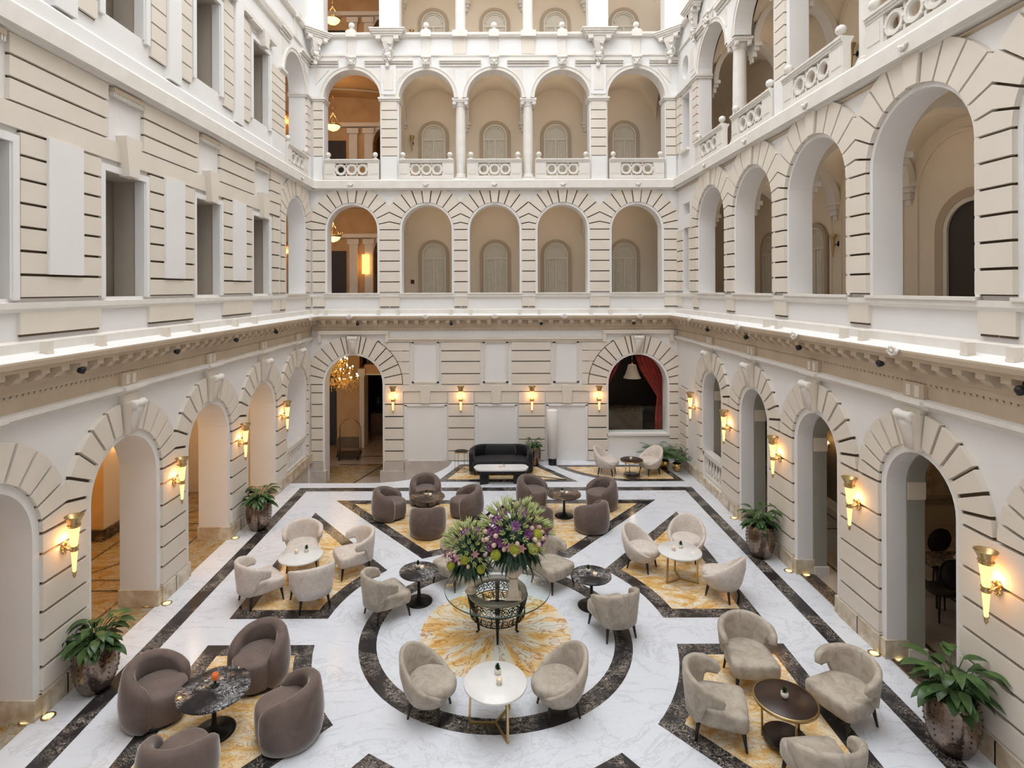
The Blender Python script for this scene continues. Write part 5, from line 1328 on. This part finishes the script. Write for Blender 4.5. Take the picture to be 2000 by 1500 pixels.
# balcony brackets
def make_bracket():
    r = thing('balcony_bracket'); m = MB()
    for a, b, z0, z1 in ((.56, .34, .98, 1.02), (.52, .31, .92, .98), (.47, .27, .86, .92), (.43, .23, .80, .86)): m.box(-a, a, -b, 0, z0, z1)
    m.build('platform', M['stone'], r)
    m = MB()
    for s in (-1, 1):
        m.box(s * .28 - .08, s * .28 + .08, -.24, 0, .70, .80); m.lathe([(.001, -.08), (.07, -.08), (.07, .08), (.001, .08)], (s * .28, -.17, .74), 14, cap=False, ax=Matrix.Rotation(PI / 2, 3, 'Y'))
    m.grid([[(x, y, z) for x, y in ((-w, 0), (w, 0), (w, -d), (-w, -d))] for w, d, z in ((.08, .04, .26), (.12, .12, .46), (.17, .18, .64), (.24, .20, .80))], 0, closed=True, cap=True, sm=False)
    m.build('corbel', M['stone'], r)
    q = random.Random(4); m = MB()
    for i in range(26):
        z = q.uniform(-.12, .62); w = .05 + .12 * max(0, (z + .1)) ; m.ball((q.uniform(-w, w), -.06 - .16 * max(0, z) - q.uniform(0, .04), z), q.uniform(.022, .05), 8, sc=(1, .8, q.uniform(.8, 1.6)))
    for s in (-1, 1):
        for k in range(9): t = k / 8; m.ball((s * (.05 + .13 * math.sin(PI * t)), -.10, .05 + .45 * t), .026, 8)
    m.ball((0, -.13, .22), .075, 12, sc=(.85, .8, 1.2)); m.build('carved_mask', M['stone'], r); return r
kbr = Kit(make_bracket)
for c, l in ((-3.42, 'left'), (3.28, 'right')): kbr.at((c, YB - .05, 12.70), 0, 'carved stone balcony bracket with mask above the %s pier of the back wall' % l, 'bracket', 'carved balcony brackets')
for x, y, rz, l in ((XL + .25, YB - .25, PI / 4, 'in the left back corner'), (XR - .25, YB - .25, -PI / 4, 'in the right back corner'), (XR - .05, 16.3, -PI / 2, 'on the right wall beside the corner')):
    kbr.at((x, y, 12.70), rz, 'carved stone balcony bracket ' + l, 'bracket', 'carved balcony brackets', .9)
def make_mask():
    r = thing('keystone_mask'); m = MB(); m.grid([[(x, y, z) for x, y in ((-w, 0), (w, 0), (w, -d), (-w, -d))] for w, d, z in ((.09, .04, 0), (.12, .08, .10), (.14, .12, .30))], 0, closed=True, cap=True, sm=False)
    m.lathe([(.001, -.16), (.05, -.16), (.05, .16), (.001, .16)], (0, -.11, .31), 14, cap=False, ax=Matrix.Rotation(PI / 2, 3, 'Y')); m.build('keystone', M['stone'], r)
    m = MB(); m.ball((0, -.12, .15), .075, 12, sc=(1, .8, 1.25)); m.ball((0, -.19, .14), .018, 8)
    for s in (-1, 1):
        m.ball((s * .03, -.175, .18), .017, 8); m.ball((s * .075, -.12, .23), .035, 8); m.ball((s * .085, -.11, .10), .03, 8); m.ball((s * .045, -.15, .06), .022, 8)
    m.ball((0, -.165, .085), .022, 8, sc=(1.4, 1, .7)); m.build('lion_face', M['stone'], r); return r
kmk = Kit(make_mask)
for i, c in enumerate(CB): kmk.at((c, YB - .02, 12.56), 0, 'lion face keystone over the %s second gallery arch, back wall' % ordn[i], 'carving', 'lion face keystones')
for y, l in ((15.28, 'corner'), (12.80, 'second')): kmk.at((XR - .02, y, 12.56), -PI / 2, 'carved face keystone over the %s arch of the right upper gallery' % l, 'carving', 'lion face keystones')
def make_scroll():
    r = thing('scroll_keystone'); m = MB()
    m.grid([[(x, y, z) for x, y in ((-w, 0), (w, 0), (w, -d), (-w, -d))] for w, d, z in ((.115, .09, 0), (.13, .11, .25), (.15, .16, .40), (.16, .18, .50))], 0, closed=True, cap=True, sm=False); m.build('wedge', M['cream'], r)
    m = MB(); m.lathe([(.001, -.15), (.04, -.15), (.072, -.135), (.072, -.10), (.056, -.085), (.062, 0), (.056, .085), (.072, .10), (.072, .135), (.04, .15), (.001, .15)], (0, -.165, .47), 20, cap=False, ax=Matrix.Rotation(PI / 2, 3, 'Y'))
    m.ball((0, -.155, .36), .06, 10, sc=(1.9, .7, .9)); m.grid([[(x, y, z) for x, y in ((-w, -.08), (w, -.08), (w, -d), (-w, -d))] for w, d, z in ((.07, .115, .02), (.09, .14, .18), (.115, .19, .34), (.12, .20, .46))], 0, closed=True, cap=True); m.build('scroll', M['stone'], r); return r
ksc = Kit(make_scroll)
sn = ('last', 'fourth', 'third', 'second', 'nearest')
for i, c in enumerate(CL[:4]): ksc.at((XL + .05, c, 3.22), PI / 2, 'scrolled keystone over the %s ground floor arch of the left wall' % sn[i], 'keystone', 'scrolled keystones')
for i, c in enumerate(CR[:4]): ksc.at((XR - .05, c, 3.28), -PI / 2, 'scrolled keystone over the %s ground floor arch of the right wall' % sn[i], 'keystone', 'scrolled keystones')
ksc.at((CB[0] + .03, YB - .05, 3.48), 0, 'scrolled keystone over the lobby arch at the left of the back wall', 'keystone', 'scrolled keystones')
ksc.at((CB[4] + .02, YB - .05, 3.48), 0, 'scrolled keystone over the curtained window at the right of the back wall', 'keystone', 'scrolled keystones')
# shells on the cornice lip, small lamps on the ledge, spotlights between the modillions
def make_shell():
    m = MB()
    for k in range(7):
        a = PI * k / 6; m.tube([(0, 0, .02), (.09 * math.cos(a), -.03, .02 + .09 * math.sin(a) - .03)], [.008, .020], 8)
    m.ball((0, -.02, .01), .035, 10); m.tube([(-.10, 0, .05), (-.07, -.02, -.02), (0, -.03, -.05), (.07, -.02, -.02), (.10, 0, .05)], .018, 8); return m.build('shell_ornament', M['stone'])
ksh = Kit(make_shell)
for i, c in enumerate(CB): ksh.at((c, YB - .40, 4.63), 0, 'small carved shell on the main cornice, back wall, over the %s bay' % ordn[i], 'ornament', 'cornice shells')
for i, c in enumerate((15.9, 12.7, 10.3, 7.74)): ksh.at((XR - .40, c, 4.63), -PI / 2, 'carved shell on the right wall cornice, number %s from the back corner' % ('one', 'two', 'three', 'four')[i], 'ornament', 'cornice shells')
ksh.at((XL + .40, 16.9, 4.63), PI / 2, 'small carved shell on the main cornice of the left wall near the corner', 'ornament', 'cornice shells')
def make_cube():
    m = MB(); m.box(-.05, .05, -.05, .05, .0, .13); m.box(-.055, .055, -.055, .055, -.03, .0); return m.build('ledge_lamp', M['cream'])
kcu = Kit(make_cube)
def cubes(pts, l):
    W_N = ('first', 'second', 'third', 'fourth', 'fifth', 'sixth', 'seventh', 'eighth', 'ninth', 'tenth')
    for i, (x, y) in enumerate(pts): kcu.at((x, y, 4.72), 0, 'small cream box lamp on the cornice ledge of the %s, %s' % (l, W_N[i] + (' from the left' if 'back' in l else ' from the camera')), 'lamp', 'box lamps on the ledge of the ' + l)
cubes([(XL + .2, y + s * .5) for y in (7.77, 10.4, 13.03) for s in (-1, 1)], 'left wall')
cubes([(XR - .2, y + s) for y, s in ((6.15, 0), (6.76, 0), (8.69, 0), (9.17, 0), (11.3, 0), (11.8, 0))], 'right wall')
cubes([(-5.7, YB - .2), (-5.4, YB - .2)] + [(x + s * .31, YB - .2) for x in (-3.42, -1.13, 1.04, 3.30) for s in (-1, 1)], 'back wall')
def make_spot():
    r = thing('spotlight'); m = MB(); m.lathe([(.001, 0), (.05, 0), (.05, .06), (.03, .08), (.001, .08)], (0, -.04, 0), 14, cap=False, ax=Matrix.Rotation(.5, 3, 'X')); m.build('head', M['black'], r)
    m = MB(); m.tube([(0, -.04, .05), (0, -.02, .12)], .008, 6); m.build('bracket', M['blackmetal'], r); return r
ksp = Kit(make_spot)
for i, x in enumerate((-4.38, -1.43, 1.41, 4.33)): ksp.at((x, YB - .22, 4.38), 0, 'tiny black spotlight in the back wall cornice, %s of four from the left' % ('first', 'second', 'third', 'fourth')[i], 'spotlight', 'cornice spotlights')
for i, y in enumerate((7.78, 10.1, 12.4, 14.65)): ksp.at((XL + .22, y, 4.38), PI / 2, 'tiny black spotlight in the cornice of the left wall, %s from the camera' % ('first', 'second', 'third', 'fourth')[i], 'spotlight', 'cornice spotlights')
for i, y in enumerate((6.0, 8.2, 10.4, 12.6, 14.9)): ksp.at((XR - .22, y, 4.38), -PI / 2, 'tiny black spotlight in the cornice of the right wall, %s from the camera' % ('first', 'second', 'third', 'fourth', 'fifth')[i], 'spotlight', 'cornice spotlights')

# ================================================================ WALL SCONCES
def make_sconce():
    r = thing('wall_sconce'); y = -.15
    m = MB(); m.lathe([(.001, 0), (.012, .02), (.024, .045), (.012, .06), (.028, .08), (.030, .095), (.001, .095)], (0, y, 0), 16, cap=False); m.build('tip_finial', M['brass'], r)
    m = MB(); m.lathe([(.020, .09), (.040, .38)], (0, y, 0), 20, cap=False); m.build('lower_glass', M['lampglass'], r)
    m = MB(); m.lathe([(.001, .375), (.048, .375), (.054, .39), (.04, .405), (.042, .425), (.054, .44), (.001, .44)], (0, y, 0), 20, cap=False)
    m.tube([(0, y + .04, .41), (0, y + .08, .39), (0, y + .11, .42), (0, -.02, .42)], .014, 8); m.ball((.05, y, .41), .018, 8); m.ball((-.05, y, .41), .018, 8); m.build('collar_arm', M['brass'], r)
    m = MB(); m.ball((0, -.012, .42), .085, 16, sc=(.62, .2, 1.0))
    for k in range(10): a = 2 * PI * k / 10; m.ball((.047 * math.cos(a), -.022, .42 + .082 * math.sin(a)), .014, 6)
    m.build('wall_plate', M['brass'], r)
    m = MB(); m.lathe([(.038, .44), (.066, .70)], (0, y, 0), 20, cap=False); m.build('upper_glass', M['lampglass'], r)
    m = MB(); m.lathe([(.066, .695), (.072, .70), (.072, .76), (.078, .775), (.112, .84), (.117, .85), (.106, .848), (.07, .79), (.001, .78)], (0, y, 0), 24, cap=False)
    for k in range(14): a = 2 * PI * k / 14; m.ball((.074 * math.cos(a), y + .074 * math.sin(a), .73), .010, 6)
    m.build('cup', M['brass'], r)
    l = bpy.data.lights.new('sconce_glow', 'POINT'); l.energy = 3.6; l.color = (1, .50, .18); l.shadow_soft_size = .05
    o = bpy.data.objects.new('sconce_glow', l); COL.objects.link(o); o.parent = r; o.location = (0, -.072, .52); return r
ksn = Kit(make_sconce); SG = 'lit torch sconces of the court'
for x, l in ((-3.285, 'between the lobby arch and the first white panel'), (-1.14, 'left of the black sofa'), (1.115, 'above the plant beside the white lamp'), (3.24, 'left of the curtained window')):
    ksn.at((x, YB - .06, 1.57), 0, 'lit torch sconce on the back wall ' + l, 'wall lamp', SG)
for y, l in ((7.70, 'nearest the camera, above the front left planter'), (10.34, 'second from the camera'), (12.96, 'third from the camera'), (15.55, 'farthest from the camera')):
    ksn.at((XL + .075, y, 1.60), PI / 2, 'lit torch sconce on the left wall, ' + l, 'wall lamp', SG)
for y, l in ((6.49, 'nearest the camera, above the lower right planter'), (9.0, 'second from the camera'), (11.5, 'third from the camera'), (13.98, 'fourth from the camera'), (16.4, 'farthest, next to the back corner')):
    ksn.at((XR - .075, y, 1.65), -PI / 2, 'lit torch sconce on the right wall, ' + l, 'wall lamp', SG)
ksn.at((-8.6, 12.95, 1.62), PI / 2, 'small lit sconce inside the left arcade, seen through the second arch', 'wall lamp', 'lit sconces inside the arcades', .75)
for z, l in ((6.35, 'first'), (11.05, 'second')):
    pl = MB(); pl.box(-7.95, -7.25, 20.6, 21.0, z - 1.75 + .02, z + 1.9); o = pl.build('pillar', M['amber']); tag(o, 'ochre pillar in the stair hall at the left end of the %s gallery' % l, 'pillar', 'stair hall pillars')
    ksn.at((-7.6, 20.6, z), 0, 'lit sconce on the ochre pillar of the %s gallery, in the corner arch' % l, 'wall lamp', 'lit sconces of the stair hall')
# unlit brass torches in the galleries
def make_torch():
    r = thing('wall_torch'); m = MB(); m.lathe([(.001, 0), (.015, .03), (.03, .20), (.05, .45), (.075, .50), (.10, .56), (.07, .56), (.001, .50)], (0, -.14, 0), 16, cap=False); m.build('torch', M['brass'], r)
    m = MB(); m.ball((0, -.01, .33), .07, 12, sc=(.7, .25, 1)); m.tube([(0, -.01, .33), (0, -.08, .30), (0, -.12, .34)], .012, 8); m.build('bracket', M['blackmetal'], r); return r
kto = Kit(make_torch)
kto.at((8.40, 13.95, 6.25), -PI / 2, 'unlit brass torch in the right first gallery, seen through the third arch', 'wall lamp', 'unlit gallery torches')
kto.at((-3.02, YB + 2.40, 10.45), 0, 'unlit brass torch on the gallery wall beside the left window of the second gallery', 'wall lamp', 'unlit gallery torches')
kto.at((-3.02, YB + 2.40, 14.25), 0, 'unlit brass torch near the top edge on the third gallery wall', 'wall lamp', 'unlit gallery torches')
kto.at((8.40, 13.2, 10.6), -PI / 2, 'unlit torch in the upper right gallery behind the column', 'wall lamp', 'unlit gallery torches')
m = MB(); m.box(-3.09, -2.97, YB + 2.36, YB + 2.40, 5.70, 5.84); o = m.build('fire_call_point', mat('dark_red_plastic', (.10, .012, .01), .4)); tag(o, 'small dark red box on the gallery wall behind the second first floor arch', 'box')

# ================================================================ STAIR HALL LAMPS AND LOBBY
def make_bowl_lamp():
    r = thing('pendant_lamp'); m = MB(); m.lathe([(.001, -.20), (.03, -.19), (.14, -.15), (.22, -.08), (.26, 0), (.001, 0)], seg=28, cap=False); m.build('bowl', M['bowl'], r)
    m = MB(); m.lathe([(.26, -.02), (.275, 0), (.275, .03), (.26, .04)], seg=28, cap=False)
    for k in range(20): a = 2 * PI * k / 20; m.tube([(.27 * math.cos(a), .27 * math.sin(a), .02), (.33 * math.cos(a), .33 * math.sin(a), .12), (.31 * math.cos(a), .31 * math.sin(a), .16)], [.012, .010, .003], 6)
    m.ball((0, 0, -.22), .025, 8); m.build('crown_ring', M['brass'], r)
    m = MB()
    for k in range(3): a = 2 * PI * k / 3; m.tube([(.24 * math.cos(a), .24 * math.sin(a), .04), (.04 * math.cos(a), .04 * math.sin(a), .38)], .008, 6)
    m.ball((0, 0, .40), .04, 10); m.tube([(0, 0, .40), (0, 0, 1.05)], .008, 6); m.lathe([(.07, 1.03), (.02, 1.07)], seg=12); m.build('chain', M['brass'], r); return r
kbl = Kit(make_bowl_lamp)
for z, l in ((7.36, 'first gallery'), (11.26, 'second gallery'), (15.0, 'third gallery at the top')):
    kbl.at((-5.73, 20.0, z), 0, 'glowing bowl pendant in the ochre hall behind the left arch, ' + l, 'pendant lamp', 'bowl pendants', (1, 1, 1.0))
o = MB(); o.box(-5.2, -4.93, 22.02, 22.07, 6.1, 6.85); tag(o.build('lantern', M['warmstrip']), 'tall glowing wall lantern inside the ochre hall of the first gallery', 'wall lamp')
r = thing('chandelier', (-5.50, 19.8, 2.50), 0, 'large crystal chandelier with many lit bulbs in the lobby arch', 'chandelier')
m = MB(); m.tube([(0, 0, -.45), (0, 0, 1.8)], .02, 8)
for z, q in ((-.42, .06), (-.2, .10), (.05, .07), (.35, .09), (.7, .05)): m.ball((0, 0, z), q, 12)
m.build('stem', M['gold'], r)
bm_ = None; cr = MB(); q = random.Random(2)
for tier, (nn, R_, z) in enumerate(((10, .66, -.12), (8, .48, .18), (6, .30, .48))):
    for k in range(nn):
        a = 2 * PI * (k + .5 * tier) / nn; c, s = math.cos(a), math.sin(a); m = MB()
        m.tube([(0, 0, z - .1), (R_ * .4 * c, R_ * .4 * s, z - .18), (R_ * .8 * c, R_ * .8 * s, z - .10), (R_ * c, R_ * s, z)], .010, 6); m.lathe([(.001, z), (.035, z + .01), (.04, z + .03), (.012, z + .03), (.012, z + .09)], (R_ * c, R_ * s, 0), 10, cap=False); ar = m.build('arm', M['gold'], r)
        m = MB(); m.ball((R_ * c, R_ * s, z + .115), .022, 8, sc=(1, 1, 1.5)); m.build('bulb', M['bulb'], ar)
        for j in range(20):
            t = q.uniform(.3, 1.05); zz = z + .05 - q.uniform(0, .46); m2 = cr; x, y = R_ * t * math.cos(a + q.uniform(-.3, .3)), R_ * t * math.sin(a + q.uniform(-.3, .3))
            m2.grid([[(x, y, zz + .035)] * 4, [(x + .012, y, zz), (x, y + .012, zz), (x - .012, y, zz), (x, y - .012, zz)], [(x, y, zz - .05)] * 4], 0, closed=True, sm=False)
tag(cr.build('crystal_drops', mat('amber_crystal', (.95, .72, .35), .05, spec=1.0, metal=.6), r, fix=False), kind='stuff')
r = thing('luggage_cart', (-5.42, 20.9, -.72), .1, 'brass birdcage luggage cart standing in the lobby arch', 'luggage cart')
m = MB(); m.box(-.42, .42, -.28, .28, .14, .22); m.build('platform', M['dark'], r)
for s in (-1, 1):
    m = MB(); m.tube([(-.38, s * .24, .2), (-.38, s * .24, 1.05), (-.33, s * .20, 1.25), (-.18, s * .08, 1.42), (0, 0, 1.48), (.18, s * -.0, 1.42), (.33, s * .20, 1.25), (.38, s * .24, 1.05), (.38, s * .24, .2)], .018, 8); m.build('rail', M['brass'], r)
for x in (-.33, .33):
    for s in (-1, 1): m = MB(); m.lathe([(.001, -.02), (.07, -.02), (.07, .02), (.001, .02)], (x, s * .22, .07), 14, cap=False, ax=Matrix.Rotation(PI / 2, 3, 'Y')); m.build('wheel', M['black'], r)
r = thing('vase', (-5.08, 24.4, -.72), 0, 'dark urn on a pedestal deep inside the lobby', 'vase')
m = MB(); m.box(-.28, .28, -.28, .28, 0, .95); m.build('pedestal', M['darkwall'], r)
m = MB(); m.lathe([(.001, .95), (.14, .95), (.08, 1.02), (.10, 1.12), (.30, 1.35), (.26, 1.52), (.18, 1.58), (.30, 1.68), (.001, 1.66)], seg=24, cap=False); m.build('urn', M['black'], r)
# curtained window of the bar
for s, l in ((-1, 'left'), (1, 'right')):
    m = MB(); rows = []
    pth = ([(3.75, 3.2, .55), (3.62, 2.7, .42), (3.50, 2.2, .22), (3.40, 1.7, .10), (3.34, .4, .10)] if s < 0 else [(4.98, 3.3, .50), (5.15, 2.8, .50), (5.36, 2.3, .36), (5.50, 1.9, .22), (5.44, 1.3, .22), (5.44, .4, .26)])
    for (x, z, w_) in [tuple(a + (b - a) * t for a, b in zip(p0, p1)) for p0, p1 in zip(pth, pth[1:]) for t in (0, .25, .5, .75)] + [pth[-1]]:
        rows.append([(x + w_ * (j / 24 - .5) * 1.5, 18.95 + .05 * math.sin(j * 1.6), z) for j in range(25)])
    m.grid(rows); md = m.build('curtain', M['redcurtain'], fix=False); so = md.modifiers.new('solid', 'SOLIDIFY'); so.thickness = .01
    tag(md, 'long red velvet curtain drawn to the %s side of the arched bar window' % l, 'curtain', 'red curtains')
r = thing('pendant_lamp', (4.62, 19.4, 2.45), 0, 'bell shaped fabric pendant lamp in the dark curtained window', 'pendant lamp')
m = MB(); m.lathe([(.30, 0), (.24, .10), (.17, .30), (.14, .44), (.13, .45)], seg=28, cap=False); m.build('shade', mat('linen_shade', (.50, .43, .34), .8, emit=(1, .8, .55), es=.10), r)
m = MB(); m.tube([(0, 0, .42), (0, 0, 1.75)], .012, 6); m.ball((0, 0, .52), .05, 10, sc=(1, 1, 1.4)); m.build('rod', M['brass'], r)
m = MB(); m.box(CB[4] + .02 - .94, CB[4] + .02 + .94, YB + .2, YB + .212, .87, 1.70); o = m.build('glass_screen', M['glass']); tag(o, 'clear glass balustrade panel across the lower half of the curtained window', 'glass panel')
m = MB(); m.box(CB[4] - .98, CB[4] + 1.02, YB - .06, YB + .3, .80, .87); struct(m.build('trim_3', M['white']))
r = thing('bar_counter', (4.2, 20.2, .3), .0, 'dark bar counter inside the curtained window', 'counter')
m = MB(); m.box(-1.1, .9, -.3, .3, 0, .95); m.build('body', M['darkwall'], r); m = MB(); m.box(-1.15, .95, -.35, .35, .95, 1.0); m.build('countertop', M['mbrown'], r)
# dining corner in the right arcade room
def make_dining():
    r = thing('dining_chair')
    m = MB(); m.lathe([(.001, .43), (.23, .43), (.24, .46), (.22, .49), (.001, .495)], seg=24, cap=False); m.build('seat', M['dark'], r)
    m = MB(); m.lathe([(.001, -.025), (.21, -.025), (.215, 0), (.21, .025), (.001, .025)], (0, .24, .82), 28, cap=False, ax=Matrix.Rotation(PI / 2 + .12, 3, 'X')); m.build('oval_backrest', M['dark'], r)
    m = MB(); m.tube([(.225 * math.cos(a), .24 - .028 * math.sin(a) + .0, .82 + .225 * math.sin(a)) for a in lin(0, 2 * PI * 27 / 28, 27)], .016, 6, loop=True); m.build('back_frame', M['walnut'], r)
    for x, y in ((.17, .17), (-.17, .17), (.18, -.17), (-.18, -.17)): m = MB(); m.tube([(x * 1.1, y * 1.1, 0), (x, y, .44)], [.012, .022], 8); m.build('leg', M['walnut'], r)
    return r
kdc = Kit(make_dining)
kdc.at((7.42, 9.50, 0), PI * 1.0, 'dark oval backed dining chair nearest the arch, its back to the camera', 'chair', 'dining chairs in the right arcade')
kdc.at((8.2, 10.28, 0), 0.1, 'dark oval backed dining chair on the far side of the dining table', 'chair', 'dining chairs in the right arcade')
r = thing('dining_table', (8.35, 9.95, 0), 0, 'dark dining table with patterned top in the room behind the right arcade', 'table')
m = MB(); m.box(-.95, .8, -.27, .27, .72, .76); m.build('tabletop', M['mbrown'], r)
for x in (-.8, .65):
    for y in (-.2, .2): m = MB(); m.tube([(x, y, 0), (x, y, .72)], .035, 8); m.build('leg', M['walnut'], r)
m = MB()
for i in range(3): m.grid([[(8.05 + .1 * i - .06, 9.9 + .06 * i, .765), (8.05 + .1 * i, 9.9 + .06 * i, .86), (8.05 + .1 * i + .06, 9.9 + .06 * i, .765)], [(8.05 + .1 * i - .06, 9.98 + .06 * i, .765), (8.05 + .1 * i, 9.96 + .06 * i, .86), (8.05 + .1 * i + .06, 9.98 + .06 * i, .765)]], 0, sm=False)
tag(m.build('napkin', M['lampwhite']), 'folded white napkins on the dark dining table', 'napkins')
r = thing('crystal_sconce', (8.30, 14.2, 1.55), -PI / 2, 'bright crystal wall sconce on the dark wall behind the third right arch', 'wall lamp')
m = MB(); m.ball((0, -.02, .05), .06, 10, sc=(1, .4, 1.6)); 
for s in (-1, 1): m.tube([(0, -.02, .05), (s * .08, -.10, .0), (s * .15, -.14, .08)], .008, 6)
m.build('bracket', M['brass'], r)
for s in (-1, 1): m = MB(); m.ball((s * .15, -.14, .13), .030, 10, sc=(1, 1, 1.3)); m.build('bulb', M['bulb'], r)
# brass uplights let into the floor at the pier corners
def make_up():
    r = thing('floor_uplight'); m = MB(); m.lathe([(.062, .001), (.085, .001), (.085, .010), (.062, .012)], seg=24, cap=False); m.build('brass_ring', M['brass'], r)
    m = MB(); m.lathe([(.001, .006), (.064, .006)], seg=20, cap=False)
    m.build('lens', M['floorlight'], r); return r
kup = Kit(make_up)
for x, y, l in ((-6.02, 7.26, 'left of the nearest left pier corner'), (-5.80, 7.34, 'at the corner of the nearest left pier'), (-6.12, 9.93, 'inside the second left arch'), (-5.80, 9.98, 'at the corner of the second left pier'), (-5.80, 12.6, 'at the foot of the third left pier'),
        (5.66, 11.05, 'at the corner of the third right pier'), (5.92, 10.90, 'inside the third right arch'), (5.66, 8.55, 'at the corner of the second right pier'), (5.94, 8.42, 'inside the nearest right arch'), (5.66, 13.6, 'at the foot of the far right pier')):
    kup.at((x, y, 0), 0, 'round brass floor uplight ' + l, 'floor light', 'brass floor uplights')

# ================================================================ LAMP LIGHT (bulbs of the rooms above, plus added fills without fixtures)
def bulb(name, loc, W, col=(1, .62, .28), rad=.12):
    l = bpy.data.lights.new(name, 'POINT'); l.energy = W; l.color = col; l.shadow_soft_size = rad
    o = bpy.data.objects.new(name, l); o.location = loc; COL.objects.link(o)
for z in (7.55, 11.6, 15.3): bulb('pendant_bulb', (-5.73, 20.0, z + .25), 26, (1, .60, .27))
bulb('lobby_bulb', (-5.47, 19.8, 2.2), 9, (1, .60, .25), .4)
bulb('alcove_bulb', (-9.1, 11.2, 3.2), 75, (1, .66, .2))
for y in (6.5, 10.4, 14.2): bulb('arcade_fill', (-7.6, y, 3.6), 17, (1, .70, .48), .3)  # added fill with no fixture, warms the left arcade and its reveals
bulb('dining_bulb', (9.9, 12.0, 3.2), 16, (1, .66, .35)); bulb('dining_bulb', (7.4, 9.2, 3.6), 6, (1, .75, .5))
bulb('bar_bulb', (4.62, 19.4, 2.3), 4, (1, .7, .45), .05)
for z in (7.9, 12.0, 16.3):  # unseen fill lamps added under the vaults to brighten the galleries
    for x in CB[1:]: bulb('gallery_fill', (x, YB + 1.3, z), 4.5, (1, .78, .54), .25)
    for y in (16.0, 12.8, 10.3, 7.8): bulb('gallery_fill', (XR + 1.5, y, z), 4, (1, .78, .54), .25)
